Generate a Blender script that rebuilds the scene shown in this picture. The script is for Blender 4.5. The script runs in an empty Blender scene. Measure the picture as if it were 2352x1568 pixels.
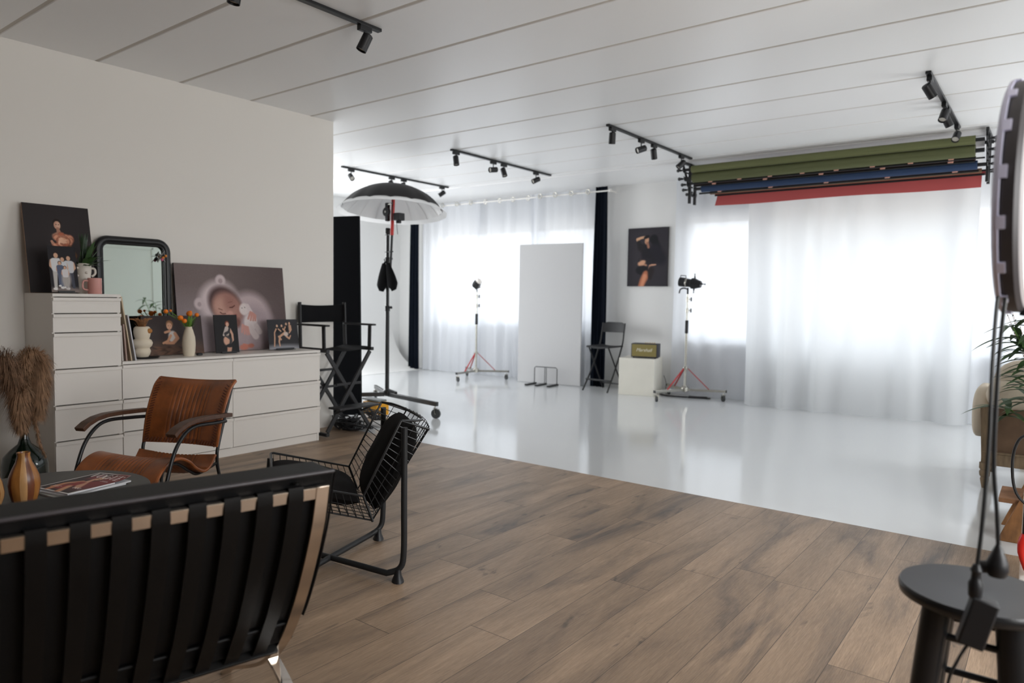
import bpy, math, random
import numpy as np
from mathutils import Matrix, Vector, noise as mnoise

# ------------------------------------------------------------------ camera
SC = bpy.context.scene
YAW, PITCH, ROLL, FPX = math.radians(37.554), math.radians(-3.456), math.radians(0.889), 1624.7
_f = Vector((-math.sin(YAW)*math.cos(PITCH), math.cos(YAW)*math.cos(PITCH), math.sin(PITCH)))
_r = Vector((math.cos(YAW), math.sin(YAW), 0)); _u = _r.cross(_f)
_r2 = _r*math.cos(ROLL) + _u*math.sin(ROLL); _u2 = _u*math.cos(ROLL) - _r*math.sin(ROLL)
cd = bpy.data.cameras.new('camera'); cam = bpy.data.objects.new('camera', cd)
SC.collection.objects.link(cam); SC.camera = cam
cam.matrix_world = Matrix(((_r2.x, _u2.x, -_f.x, 0), (_r2.y, _u2.y, -_f.y, 0), (_r2.z, _u2.z, -_f.z, 1.243), (0, 0, 0, 1)))
cd.sensor_fit = 'HORIZONTAL'; cd.sensor_width = 36; cd.lens = FPX*36/2352
cd.clip_start = 0.05; cd.clip_end = 200
cd.dof.use_dof = True; cd.dof.focus_distance = 3.2; cd.dof.aperture_fstop = 2.4

# ------------------------------------------------------------------ light
SC.view_settings.view_transform = 'Standard'; SC.view_settings.look = 'None'
SC.view_settings.gamma = 1; SC.view_settings.use_curve_mapping = False
SC.view_settings.exposure = 0.09
SC.cycles.use_denoising = True
SC.cycles.max_bounces = 12; SC.cycles.diffuse_bounces = 7; SC.cycles.glossy_bounces = 4
SC.cycles.transmission_bounces = 8; SC.cycles.transparent_max_bounces = 12
SC.cycles.caustics_reflective = False; SC.cycles.caustics_refractive = False
SC.cycles.sample_clamp_indirect = 6
W = bpy.data.worlds.new('sky'); SC.world = W; W.use_nodes = True
wn = W.node_tree.nodes; wl = W.node_tree.links
bgn = wn['Background']; tc = wn.new('ShaderNodeTexCoord'); sx = wn.new('ShaderNodeSeparateXYZ')
cr = wn.new('ShaderNodeValToRGB'); mr = wn.new('ShaderNodeMapRange')
mr.inputs[1].default_value = -0.3; mr.inputs[2].default_value = 0.6
wl.new(tc.outputs['Generated'], sx.inputs[0]); wl.new(sx.outputs[2], mr.inputs[0]); wl.new(mr.outputs[0], cr.inputs[0])
e = cr.color_ramp.elements                                   # overcast sky above, pale ground below
e[0].position = 0.25; e[0].color = (0.50, 0.50, 0.49, 1); e[1].position = 0.42; e[1].color = (0.88, 0.94, 1.0, 1)
wl.new(cr.outputs[0], bgn.inputs[0]); bgn.inputs[1].default_value = 3.15

def area(name, loc, size, rot, power, color=(1, 1, 1), portal=False):
    l = bpy.data.lights.new(name, 'AREA'); l.shape = 'RECTANGLE'; l.size, l.size_y = size
    l.energy = power; l.color = color
    if portal: l.cycles.is_portal = True
    o = bpy.data.objects.new(name, l); o.location = loc; o.rotation_euler = rot; SC.collection.objects.link(o)
    return o
area('daylight_portal', (-6.85, 9.12, 1.61), (3.1, 1.5), (math.radians(-90), 0, 0), 1, portal=True)
area('daylight_portal', (-1.3, 9.12, 1.53), (5.3, 1.62), (math.radians(-90), 0, 0), 1, portal=True)
# fill lamps added behind unseen side windows: two right, one at the left end
area('window_daylight', (1.76, 2.0, 1.6), (1.4, 2.7), (0, math.radians(90), 0), 94, (1.0, 0.985, 0.96))
area('window_daylight', (1.76, 7.5, 1.6), (1.5, 2.0), (0, math.radians(90), 0), 64, (0.98, 0.99, 1.0))
area('window_daylight', (-9.47, 5.75, 1.6), (1.6, 2.2), (0, math.radians(-90), 0), 118, (0.97, 0.985, 1.0))

# ------------------------------------------------------------------ helpers
R = math.radians
random.seed(7)
def lin(c):
    return tuple(((v/255)/12.92 if v/255 <= 0.04045 else ((v/255+0.055)/1.055)**2.4) for v in c)
MATS = {}
def mat(name, rgb=(200, 200, 200), rough=0.5, metal=0.0, spec=0.5, bump=0.0, bscale=200, var=0.0, vscale=6,
        sheen=0.0, coat=0.0, trans=0.0, ior=1.45, emit=None, stretch=None):
    if name in MATS: return MATS[name]
    m = bpy.data.materials.new(name); m.use_nodes = True; MATS[name] = m
    n = m.node_tree.nodes; l = m.node_tree.links; b = n['Principled BSDF']
    c = lin(rgb)
    b.inputs['Base Color'].default_value = (*c, 1); b.inputs['Roughness'].default_value = rough
    b.inputs['Metallic'].default_value = metal; b.inputs['Specular IOR Level'].default_value = spec
    b.inputs['IOR'].default_value = ior
    if sheen: b.inputs['Sheen Weight'].default_value = sheen
    if coat: b.inputs['Coat Weight'].default_value = coat; b.inputs['Coat Roughness'].default_value = 0.08
    if trans: b.inputs['Transmission Weight'].default_value = trans
    if emit: b.inputs['Emission Color'].default_value = (*emit[0], 1); b.inputs['Emission Strength'].default_value = emit[1]
    if bump or var:
        tc = n.new('ShaderNodeTexCoord'); mp = n.new('ShaderNodeMapping'); l.new(tc.outputs['Object'], mp.inputs[0])
        if stretch: mp.inputs['Scale'].default_value = stretch
        if var:
            t = n.new('ShaderNodeTexNoise'); t.inputs['Scale'].default_value = vscale; t.inputs['Detail'].default_value = 5
            l.new(mp.outputs[0], t.inputs['Vector'])
            r = n.new('ShaderNodeValToRGB'); r.color_ramp.elements[0].position = 0.3; r.color_ramp.elements[1].position = 0.7
            r.color_ramp.elements[0].color = (*[v*(1-var) for v in c], 1); r.color_ramp.elements[1].color = (*[min(1, v*(1+var)) for v in c], 1)
            l.new(t.outputs['Fac'], r.inputs[0]); l.new(r.outputs[0], b.inputs['Base Color'])
        if bump:
            t = n.new('ShaderNodeTexNoise'); t.inputs['Scale'].default_value = bscale; t.inputs['Detail'].default_value = 4
            l.new(mp.outputs[0], t.inputs['Vector'])
            bp = n.new('ShaderNodeBump'); bp.inputs['Strength'].default_value = bump; bp.inputs['Distance'].default_value = 0.002
            l.new(t.outputs['Fac'], bp.inputs['Height']); l.new(bp.outputs[0], b.inputs['Normal'])
    return m

class MB:
    def __init__(s): s.v = []; s.f = []; s.m = []; s.M = Matrix.Identity(4); s.mi = 0
    def add(s, vs, fs):
        o = len(s.v); s.v += [tuple(s.M @ Vector(p)) for p in vs]
        s.f += [tuple(o+i for i in f) for f in fs]; s.m += [s.mi]*len(fs); return s
    def box(s, a, b):
        (x0, y0, z0), (x1, y1, z1) = [min(p, q) for p, q in zip(a, b)], [max(p, q) for p, q in zip(a, b)]
        return s.add([(x0,y0,z0),(x1,y0,z0),(x1,y1,z0),(x0,y1,z0),(x0,y0,z1),(x1,y0,z1),(x1,y1,z1),(x0,y1,z1)],
              [(0,3,2,1),(4,5,6,7),(0,1,5,4),(1,2,6,5),(2,3,7,6),(3,0,4,7)])
    def cbox(s, c, sz, rot=None):
        K = s.M
        s.M = K @ Matrix.Translation(c) @ (rot.to_4x4() if rot else Matrix.Identity(4))
        s.box([-v/2 for v in sz], [v/2 for v in sz]); s.M = K; return s
    def beam(s, p, q, w, h, up=(0, 0, 1)):
        p = Vector(p); q = Vector(q); d = (q-p).normalized(); U = Vector(up)
        a = d.cross(U); a = a.normalized() if a.length > 1e-6 else Vector((1, 0, 0)); b = a.cross(d)
        vs = [t + a*i*w/2 + b*j*h/2 for t in (p, q) for i, j in ((-1,-1),(1,-1),(1,1),(-1,1))]
        return s.add(vs, [(0,1,2,3),(7,6,5,4),(0,4,5,1),(1,5,6,2),(2,6,7,3),(3,7,4,0)])
    def tube(s, pts, r, seg=10, closed=False, cap=True):
        P = [Vector(p) for p in pts]; n = len(P); rs = r if isinstance(r, (list, tuple)) else [r]*n
        T = []
        for i in range(n):
            a = P[(i-1) % n] if (closed or i) else P[i]; b = P[(i+1) % n] if (closed or i < n-1) else P[i]
            T.append((b-a).normalized())
        N = T[0].orthogonal().normalized(); vs = []
        for i in range(n):
            N = (N - T[i]*N.dot(T[i])); N = N.normalized() if N.length > 1e-6 else T[i].orthogonal().normalized()
            B = T[i].cross(N)
            vs += [P[i] + (N*math.cos(2*math.pi*k/seg) + B*math.sin(2*math.pi*k/seg))*rs[i] for k in range(seg)]
        fs = []
        for i in range(n if closed else n-1):
            j = (i+1) % n
            fs += [(i*seg+k, i*seg+(k+1) % seg, j*seg+(k+1) % seg, j*seg+k) for k in range(seg)]
        if cap and not closed: fs += [tuple(range(seg-1, -1, -1)), tuple((n-1)*seg+k for k in range(seg))]
        return s.add(vs, fs)
    def lathe(s, prof, c=(0, 0, 0), seg=28, sc=(1, 1)):
        vs = []; fs = []; n = len(prof)
        for (r, z) in prof:
            vs += [(c[0]+r*sc[0]*math.cos(2*math.pi*k/seg), c[1]+r*sc[1]*math.sin(2*math.pi*k/seg), c[2]+z) for k in range(seg)]
        for i in range(n-1): fs += [(i*seg+k, i*seg+(k+1) % seg, (i+1)*seg+(k+1) % seg, (i+1)*seg+k) for k in range(seg)]
        if prof[0][0] > 1e-5: fs.append(tuple(range(seg-1, -1, -1)))
        if prof[-1][0] > 1e-5: fs.append(tuple((n-1)*seg+k for k in range(seg)))
        return s.add(vs, fs)
    def cyl(s, p, q, r, seg=20): return s.tube([p, q], r, seg)
    def ball(s, c, r, seg=14, sz=1.0):
        rr = r if isinstance(r, (tuple, list)) else (r, r, r*sz); vs = []; fs = []; n = seg//2
        for i in range(n+1):
            t = math.pi*i/n
            vs += [(c[0]+rr[0]*math.sin(t)*math.cos(2*math.pi*k/seg), c[1]+rr[1]*math.sin(t)*math.sin(2*math.pi*k/seg), c[2]+rr[2]*math.cos(t)) for k in range(seg)]
        for i in range(n): fs += [(i*seg+k, (i+1)*seg+k, (i+1)*seg+(k+1) % seg, i*seg+(k+1) % seg) for k in range(seg)]
        return s.add(vs, fs)
    def grid(s, fn, nu, nv, closeu=False):
        vs = [fn(i/nu, j/nv) for j in range(nv+1) for i in range(nu+1)]
        return s.add(vs, [(j*(nu+1)+i, j*(nu+1)+i+1, (j+1)*(nu+1)+i+1, (j+1)*(nu+1)+i) for j in range(nv) for i in range(nu)])
    def slab(s, fn, nu, nv, th):
        """a sheet fn(u,v) given thickness th along its own normal, with closed edges"""
        P = [[Vector(fn(i/nu, j/nv)) for i in range(nu+1)] for j in range(nv+1)]
        vs = []; n = (nu+1)*(nv+1)
        def nrm(i, j):
            a = P[j][min(i+1, nu)]-P[j][max(i-1, 0)]; b = P[min(j+1, nv)][i]-P[max(j-1, 0)][i]
            return a.cross(b).normalized()
        for sg in (1, -1):
            vs += [P[j][i]+nrm(i, j)*th/2*sg for j in range(nv+1) for i in range(nu+1)]
        ix = lambda i, j, k=0: k*n + j*(nu+1)+i
        fs = [(ix(i,j),ix(i+1,j),ix(i+1,j+1),ix(i,j+1)) for j in range(nv) for i in range(nu)]
        fs += [(ix(i,j,1),ix(i,j+1,1),ix(i+1,j+1,1),ix(i+1,j,1)) for j in range(nv) for i in range(nu)]
        for i in range(nu):
            fs += [(ix(i,0),ix(i,0,1),ix(i+1,0,1),ix(i+1,0)), (ix(i,nv),ix(i+1,nv),ix(i+1,nv,1),ix(i,nv,1))]
        for j in range(nv):
            fs += [(ix(0,j),ix(0,j+1),ix(0,j+1,1),ix(0,j,1)), (ix(nu,j),ix(nu,j,1),ix(nu,j+1,1),ix(nu,j+1))]
        return s.add(vs, fs)
    def cushion(s, c, sz, puff=0.4, n=14, pw=4.0):
        """rounded pillow-like box"""
        vs = []; fs = []; seg = n*2
        def sp(a, e): return math.copysign(abs(a)**e, a)
        m = n
        for i in range(m+1):
            t = math.pi*i/m - math.pi/2
            for k in range(seg):
                p = 2*math.pi*k/seg
                e1 = puff; e2 = 0.35
                vs.append((c[0]+sz[0]/2*sp(math.cos(t), e1)*sp(math.cos(p), e2), c[1]+sz[1]/2*sp(math.cos(t), e1)*sp(math.sin(p), e2), c[2]+sz[2]/2*sp(math.sin(t), e1*1.6)))
        for i in range(m): fs += [(i*seg+k, i*seg+(k+1) % seg, (i+1)*seg+(k+1) % seg, (i+1)*seg+k) for k in range(seg)]
        return s.add(vs, fs)
    def prism(s, poly, a, b, axis='y'):
        """2-D polygon extruded from a to b along axis; polygon in the other two axes (in order)"""
        def pt(p, t):
            return {'x': (t, p[0], p[1]), 'y': (p[0], t, p[1]), 'z': (p[0], p[1], t)}[axis]
        n = len(poly); vs = [pt(p, a) for p in poly] + [pt(p, b) for p in poly]
        return s.add(vs, [tuple(range(n)), tuple(range(2*n-1, n-1, -1))] + [(i, (i+1) % n, n+(i+1) % n, n+i) for i in range(n)])
    def build(s, name, m, parent=None, smooth=True, bevel=0, loc=None, rot=None, ang=40, subsurf=0):
        me = bpy.data.meshes.new(name); me.from_pydata(s.v, [], s.f)
        ms = m if isinstance(m, (list, tuple)) else [m]
        for k in ms: me.materials.append(k)
        me.polygons.foreach_set('material_index', s.m)
        me.update()
        import bmesh
        bm = bmesh.new(); bm.from_mesh(me); bmesh.ops.recalc_face_normals(bm, faces=bm.faces)
        if smooth:
            for f in bm.faces: f.smooth = True
            for ed in bm.edges:
                if len(ed.link_faces) == 2 and ed.calc_face_angle(0) > R(ang): ed.smooth = False
        bm.to_mesh(me); bm.free()
        o = bpy.data.objects.new(name, me); SC.collection.objects.link(o)
        if parent: o.parent = parent
        if loc: o.location = loc
        if rot: o.rotation_euler = rot
        if bevel:
            bv = o.modifiers.new('bevel', 'BEVEL'); bv.width = bevel; bv.segments = 2; bv.limit_method = 'ANGLE'; bv.angle_limit = R(50)
        if subsurf:
            ss = o.modifiers.new('sub', 'SUBSURF'); ss.levels = ss.render_levels = subsurf
        return o
def tag(o, label=None, cat=None, group=None, kind=None):
    if label: o['label'] = label
    if cat: o['category'] = cat
    if group: o['group'] = group
    if kind: o['kind'] = kind
    return o
def thing(name, label, cat, loc=(0, 0, 0), rz=0, group=None):
    o = bpy.data.objects.new(name, None); SC.collection.objects.link(o)
    o.empty_display_size = 0.1; o.location = loc; o.rotation_euler = (0, 0, rz)
    return tag(o, label, cat, group)
def struct(o): o['kind'] = 'structure'; return o
def dup(root, loc, rz=None, label=None):
    r = root.copy(); SC.collection.objects.link(r); r.location = loc
    if rz is not None: r.rotation_euler = (0, 0, rz)
    if label: r['label'] = label
    for ch in list(root.children):
        c = ch.copy(); SC.collection.objects.link(c); c.parent = r
        for g in list(ch.children):
            d = g.copy(); SC.collection.objects.link(d); d.parent = c
    return r
def arc(c, r, a0, a1, n, ax='xy', z=0):
    out = []
    for i in range(n+1):
        a = R(a0+(a1-a0)*i/n); x = c[0]+r*math.cos(a); y = c[1]+r*math.sin(a)
        out.append({'xy': (x, y, z), 'xz': (x, z, y), 'yz': (z, x, y)}[ax])
    return out
def spline(pts, n=8):
    P = [Vector(p) for p in pts]; out = []
    for i in range(len(P)-1):
        p0 = P[max(i-1, 0)]; p1 = P[i]; p2 = P[i+1]; p3 = P[min(i+2, len(P)-1)]
        for k in range(n):
            t = k/n
            out.append(0.5*((2*p1)+(p2-p0)*t+(2*p0-5*p1+4*p2-p3)*t*t+(3*p1-p0-3*p2+p3)*t**3))
    out.append(P[-1]); return out
def letters(txt, size, m, parent, loc, rot, depth=0.0006, shear=0.0, name='lettering', align='CENTER'):
    c = bpy.data.curves.new(name, 'FONT'); c.body = txt; c.size = size; c.extrude = depth; c.shear = shear
    c.align_x = align; c.align_y = 'CENTER'
    o = bpy.data.objects.new(name, c); SC.collection.objects.link(o)
    bpy.context.view_layer.update()
    me = bpy.data.meshes.new_from_object(o.evaluated_get(bpy.context.evaluated_depsgraph_get()))
    bpy.data.objects.remove(o); me.materials.clear(); me.materials.append(m); me.name = name
    o = bpy.data.objects.new(name, me); SC.collection.objects.link(o); o.parent = parent
    o.location = loc; o.rotation_euler = rot
    return o

# --- printed pictures: the image of the print is painted into a colour attribute of its front face
class Pic:
    def __init__(s, w, h, n, bg):
        s.w, s.h = w, h; s.nx = n; s.ny = max(2, int(n*h/w))
        X, Y = np.meshgrid(np.linspace(0, w, s.nx), np.linspace(0, h, s.ny)); s.X = X; s.Y = Y   # Y runs down
        s.c = np.zeros((s.ny, s.nx, 3)); s.c[:] = bg
    def mix(s, a, col): a = np.clip(a, 0, 1)[..., None]; s.c = s.c*(1-a)+np.array(col, float)*a; return s
    def ell(s, cx, cy, rx, ry, col, ang=0, soft=0.15, al=1):
        c, q = math.cos(R(ang)), math.sin(R(ang)); dx, dy = s.X-cx, s.Y-cy
        d = np.sqrt(((dx*c+dy*q)/rx)**2+((-dx*q+dy*c)/ry)**2)
        return s.mix(al*np.clip((1+soft/2-d)/soft, 0, 1), col)
    def stroke(s, pts, col, soft=0.15, al=1):
        A = np.zeros_like(s.X)
        for (x0, y0, r0), (x1, y1, r1) in zip(pts, pts[1:]):
            dx, dy = x1-x0, y1-y0; L = dx*dx+dy*dy+1e-12
            t = np.clip(((s.X-x0)*dx+(s.Y-y0)*dy)/L, 0, 1); d = np.hypot(s.X-x0-t*dx, s.Y-y0-t*dy)
            r = r0+(r1-r0)*t; A = np.maximum(A, np.clip((1+soft/2-d/r)/soft, 0, 1))
        return s.mix(al*A, col)
    def build(s, name, parent, th, edge, rough=0.35, loc=(0, 0, 0), rot=(0, 0, 0), curl=None):
        """print lying in its local xz plane, face towards -y, bottom left corner at the origin"""
        x = s.X; z = s.h-s.Y; vs = np.stack([x, np.zeros_like(x) if curl is None else curl(x, z), z], -1).reshape(-1, 3)
        nx, ny = s.nx, s.ny
        fs = [(j*nx+i, (j+1)*nx+i, (j+1)*nx+i+1, j*nx+i+1) for j in range(ny-1) for i in range(nx-1)]
        v = vs.tolist(); o0 = len(v)
        if curl is None:
            v += [(0, 0.0002, 0), (s.w, 0.0002, 0), (s.w, 0.0002, s.h), (0, 0.0002, s.h), (0, th, 0), (s.w, th, 0), (s.w, th, s.h), (0, th, s.h)]
            k = o0; ef = [(k+4, k+5, k+6, k+7)[::-1], (k, k+1, k+5, k+4), (k+1, k+2, k+6, k+5), (k+2, k+3, k+7, k+6), (k+3, k, k+4, k+7)]
        else: ef = []
        me = bpy.data.meshes.new(name); me.from_pydata(v, [], fs+ef)
        at = me.color_attributes.new('print', 'FLOAT_COLOR', 'POINT')
        col = s.c/255; l = np.where(col <= 0.04045, col/12.92, ((col+0.055)/1.055)**2.4).reshape(-1, 3)
        full = np.ones((len(v), 4)); full[:len(l), :3] = l; at.data.foreach_set('color', full.ravel())
        m = bpy.data.materials.new(name+'_print'); m.use_nodes = True; n = m.node_tree.nodes
        a = n.new('ShaderNodeVertexColor'); a.layer_name = 'print'; b = n['Principled BSDF']
        m.node_tree.links.new(a.outputs[0], b.inputs['Base Color']); b.inputs['Roughness'].default_value = rough+0.2; b.inputs['Specular IOR Level'].default_value = 0.2
        me.materials.append(m); me.materials.append(edge)
        me.polygons.foreach_set('material_index', [0]*len(fs)+[1]*len(ef))
        o = bpy.data.objects.new(name, me); SC.collection.objects.link(o)
        if parent: o.parent = parent
        o.location = loc; o.rotation_euler = rot; return o

# ------------------------------------------------------------------ materials
M_wall = mat('wall_paint', (226, 222, 216), 0.7, bump=0.12, bscale=350)
M_wallw = mat('studio_white', (224, 224, 223), 0.6)
M_dim = mat('taupe_wall', (104, 94, 84), 0.8)
M_green = mat('pale_green_paint', (206, 209, 203), 0.6)
M_trim = mat('white_trim', (232, 230, 226), 0.5)
M_cab = mat('white_foil', (222, 217, 211), 0.38, bump=0.03, bscale=90)
M_gap = mat('drawer_gap', (120, 114, 108), 0.8)
M_black = mat('black_metal', (22, 23, 25), 0.38, spec=0.5)
M_blackm = mat('black_powder_coat', (27, 28, 30), 0.55)
M_plast = mat('black_plastic', (24, 24, 27), 0.45)
M_rub = mat('grey_rubber', (70, 72, 74), 0.6)
M_steel = mat('steel', (190, 188, 180), 0.25, metal=1.0)
M_chrome = mat('chrome', (225, 222, 218), 0.06, metal=1.0)
M_brushed = mat('brushed_chrome', (214, 200, 186), 0.16, metal=1.0)
M_leath = mat('black_leather', (12, 12, 13), 0.52, bump=0.35, bscale=260, spec=0.2)
M_leath2 = mat('black_strap_leather', (8, 7, 7), 0.45, bump=0.2, bscale=300, spec=0.25)
M_fab = mat('black_canvas', (20, 20, 22), 0.95, bump=0.4, bscale=500, spec=0.2)
M_felt = mat('black_cushion_cloth', (16, 14, 14), 0.9, bump=0.5, bscale=160, sheen=0.0, spec=0.15)
M_tan = mat('tan_leather', (132, 74, 36), 0.33, bump=0.25, bscale=120, var=0.4, vscale=9, spec=0.5)
M_stitch = mat('dark_lacing', (96, 52, 34), 0.6)
M_darkwood = mat('dark_wood', (74, 48, 33), 0.45, var=0.25, vscale=22, stretch=(4, 4, 0.6))
M_red = mat('red_enamel', (196, 38, 30), 0.35)
M_redb = mat('brick_red_enamel', (166, 44, 48), 0.4)
M_yel = mat('yellow_plastic', (226, 160, 22), 0.55)
M_cream = mat('cream_ceramic', (216, 204, 184), 0.7, bump=0.3, bscale=60)
M_creamw = mat('white_ceramic', (214, 206, 196), 0.6, bump=0.2, bscale=70)
M_pink = mat('pink_ceramic', (205, 148, 140), 0.5)
M_leaf = mat('leaf_green', (52, 78, 40), 0.5, var=0.4, vscale=12)
M_leafd = mat('dark_leaf_green', (38, 58, 36), 0.45, var=0.4, vscale=12)
M_stemg = mat('tulip_green', (92, 132, 48), 0.5, var=0.2, vscale=20)
M_orange = mat('tulip_orange', (224, 120, 24), 0.5, var=0.35, vscale=30)
M_dry = mat('dried_stem', (150, 104, 66), 0.8, var=0.4, vscale=30)
M_beige = mat('beige_linen', (200, 188, 170), 0.9, bump=0.5, bscale=300, var=0.06)
M_lens = mat('lamp_lens', (200, 196, 188), 0.3)

def wood_floor():
    m = bpy.data.materials.new('oak_vinyl_planks'); m.use_nodes = True; n = m.node_tree.nodes; l = m.node_tree.links
    b = n['Principled BSDF']; tc = n.new('ShaderNodeTexCoord'); sp = n.new('ShaderNodeSeparateXYZ'); cb = n.new('ShaderNodeCombineXYZ')
    l.new(tc.outputs['Object'], sp.inputs[0])
    # rows run along y: brick x = y, brick y = x ; shift each row by a random amount
    row = n.new('ShaderNodeMath'); row.operation = 'DIVIDE'; row.inputs[1].default_value = 0.19; l.new(sp.outputs[0], row.inputs[0])
    fl = n.new('ShaderNodeMath'); fl.operation = 'FLOOR'; l.new(row.outputs[0], fl.inputs[0])
    wn1 = n.new('ShaderNodeTexWhiteNoise'); wn1.noise_dimensions = '1D'; l.new(fl.outputs[0], wn1.inputs['W'])
    sh = n.new('ShaderNodeMath'); sh.operation = 'MULTIPLY_ADD'; sh.inputs[1].default_value = 1.3; l.new(wn1.outputs['Value'], sh.inputs[0]); l.new(sp.outputs[1], sh.inputs[2])
    col = n.new('ShaderNodeMath'); col.operation = 'DIVIDE'; col.inputs[1].default_value = 1.3; l.new(sh.outputs[0], col.inputs[0])
    cf = n.new('ShaderNodeMath'); cf.operation = 'FLOOR'; l.new(col.outputs[0], cf.inputs[0])
    idv = n.new('ShaderNodeCombineXYZ'); l.new(fl.outputs[0], idv.inputs[0]); l.new(cf.outputs[0], idv.inputs[1])
    wn2 = n.new('ShaderNodeTexWhiteNoise'); wn2.noise_dimensions = '2D'; l.new(idv.outputs[0], wn2.inputs['Vector'])
    # seam masks
    def edge(src, scale, w):
        fr = n.new('ShaderNodeMath'); fr.operation = 'FRACT'; l.new(src, fr.inputs[0])
        a = n.new('ShaderNodeMath'); a.operation = 'SUBTRACT'; a.inputs[1].default_value = 0.5; l.new(fr.outputs[0], a.inputs[0])
        ab = n.new('ShaderNodeMath'); ab.operation = 'ABSOLUTE'; l.new(a.outputs[0], ab.inputs[0])
        g = n.new('ShaderNodeMath'); g.operation = 'GREATER_THAN'; g.inputs[1].default_value = 0.5-w/scale/2; l.new(ab.outputs[0], g.inputs[0]); return g.outputs[0]
    e1 = edge(row.outputs[0], 0.19, 0.0022); e2 = edge(col.outputs[0], 1.3, 0.0028)
    mx = n.new('ShaderNodeMath'); mx.operation = 'MAXIMUM'; l.new(e1, mx.inputs[0]); l.new(e2, mx.inputs[1])
    # per-plank offset of the grain
    off = n.new('ShaderNodeVectorMath'); off.operation = 'SCALE'; off.inputs['Scale'].default_value = 37.0; l.new(wn2.outputs['Color'], off.inputs[0])
    add = n.new('ShaderNodeVectorMath'); l.new(tc.outputs['Object'], add.inputs[0]); l.new(off.outputs[0], add.inputs[1])
    def nz(scale, st, det, dist=0.0, rough=0.6):
        mp = n.new('ShaderNodeMapping'); mp.inputs['Scale'].default_value = st; l.new(add.outputs[0], mp.inputs[0])
        t = n.new('ShaderNodeTexNoise'); t.inputs['Scale'].default_value = scale; t.inputs['Detail'].default_value = det
        t.inputs['Distortion'].default_value = dist; t.inputs['Roughness'].default_value = rough
        l.new(mp.outputs[0], t.inputs['Vector']); return t.outputs['Fac']
    broad = nz(2.0, (2.8, 0.45, 1), 5, 0.7); fine = nz(11, (16, 0.5, 1), 10, 1.2, 0.8); knot = nz(4.2, (2.6, 0.75, 1), 4, 0.6)
    ramp = n.new('ShaderNodeValToRGB'); l.new(broad, ramp.inputs[0]); r = ramp.color_ramp
    r.elements[0].position = 0.28; r.elements[0].color = (*lin((88, 77, 69)), 1)
    r.elements[1].position = 0.72; r.elements[1].color = (*lin((180, 153, 127)), 1)
    k = r.elements.new(0.46); k.color = (*lin((149, 126, 104)), 1)
    fr = n.new('ShaderNodeValToRGB'); l.new(fine, fr.inputs[0]); fr.color_ramp.elements[0].position = 0.32; fr.color_ramp.elements[0].color = (0.60, 0.58, 0.56, 1)
    fr.color_ramp.elements[1].position = 0.62; fr.color_ramp.elements[1].color = (1.06, 1.06, 1.06, 1)
    mu = n.new('ShaderNodeMix'); mu.data_type = 'RGBA'; mu.blend_type = 'MULTIPLY'; mu.inputs[0].default_value = 0.85
    l.new(ramp.outputs[0], mu.inputs[6]); l.new(fr.outputs[0], mu.inputs[7])
    kr = n.new('ShaderNodeValToRGB'); l.new(knot, kr.inputs[0]); kr.color_ramp.elements[0].position = 0.27; kr.color_ramp.elements[0].color = (0.42, 0.43, 0.46, 1)
    kr.color_ramp.elements[1].position = 0.36; kr.color_ramp.elements[1].color = (1, 1, 1, 1)
    m2 = n.new('ShaderNodeMix'); m2.data_type = 'RGBA'; m2.blend_type = 'MULTIPLY'; m2.inputs[0].default_value = 1
    l.new(mu.outputs[2], m2.inputs[6]); l.new(kr.outputs[0], m2.inputs[7])
    hair = nz(34, (16, 0.42, 1), 4, 0.8)
    hr = n.new('ShaderNodeValToRGB'); l.new(hair, hr.inputs[0]); hr.color_ramp.elements[0].position = 0.38; hr.color_ramp.elements[0].color = (0.80, 0.79, 0.78, 1)
    hr.color_ramp.elements[1].position = 0.58; hr.color_ramp.elements[1].color = (1.04, 1.04, 1.04, 1)
    m2b = n.new('ShaderNodeMix'); m2b.data_type = 'RGBA'; m2b.blend_type = 'MULTIPLY'; m2b.inputs[0].default_value = 1
    l.new(m2.outputs[2], m2b.inputs[6]); l.new(hr.outputs[0], m2b.inputs[7])
    pr = n.new('ShaderNodeMapRange'); pr.inputs[3].default_value = 0.88; pr.inputs[4].default_value = 1.09; l.new(wn2.outputs['Value'], pr.inputs[0])
    m3 = n.new('ShaderNodeVectorMath'); m3.operation = 'SCALE'; l.new(m2b.outputs[2], m3.inputs[0]); l.new(pr.outputs[0], m3.inputs['Scale'])
    m4 = n.new('ShaderNodeMix'); m4.data_type = 'RGBA'; l.new(mx.outputs[0], m4.inputs[0]); l.new(m3.outputs[0], m4.inputs[6]); m4.inputs[7].default_value = (*lin((66, 52, 44)), 1)
    l.new(m4.outputs[2], b.inputs['Base Color'])
    rr = n.new('ShaderNodeMapRange'); rr.inputs[3].default_value = 0.5; rr.inputs[4].default_value = 0.36; l.new(fine, rr.inputs[0]); l.new(rr.outputs[0], b.inputs['Roughness'])
    b.inputs['Specular IOR Level'].default_value = 0.45
    bp = n.new('ShaderNodeBump'); bp.inputs['Strength'].default_value = 0.35; bp.inputs['Distance'].default_value = 0.0015; l.new(fine, bp.inputs['Height'])
    bp2 = n.new('ShaderNodeBump'); bp2.invert = True; bp2.inputs['Strength'].default_value = 0.5; bp2.inputs['Distance'].default_value = 0.001
    l.new(mx.outputs[0], bp2.inputs['Height']); l.new(bp.outputs[0], bp2.inputs['Normal']); l.new(bp2.outputs[0], b.inputs['Normal'])
    return m

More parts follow.
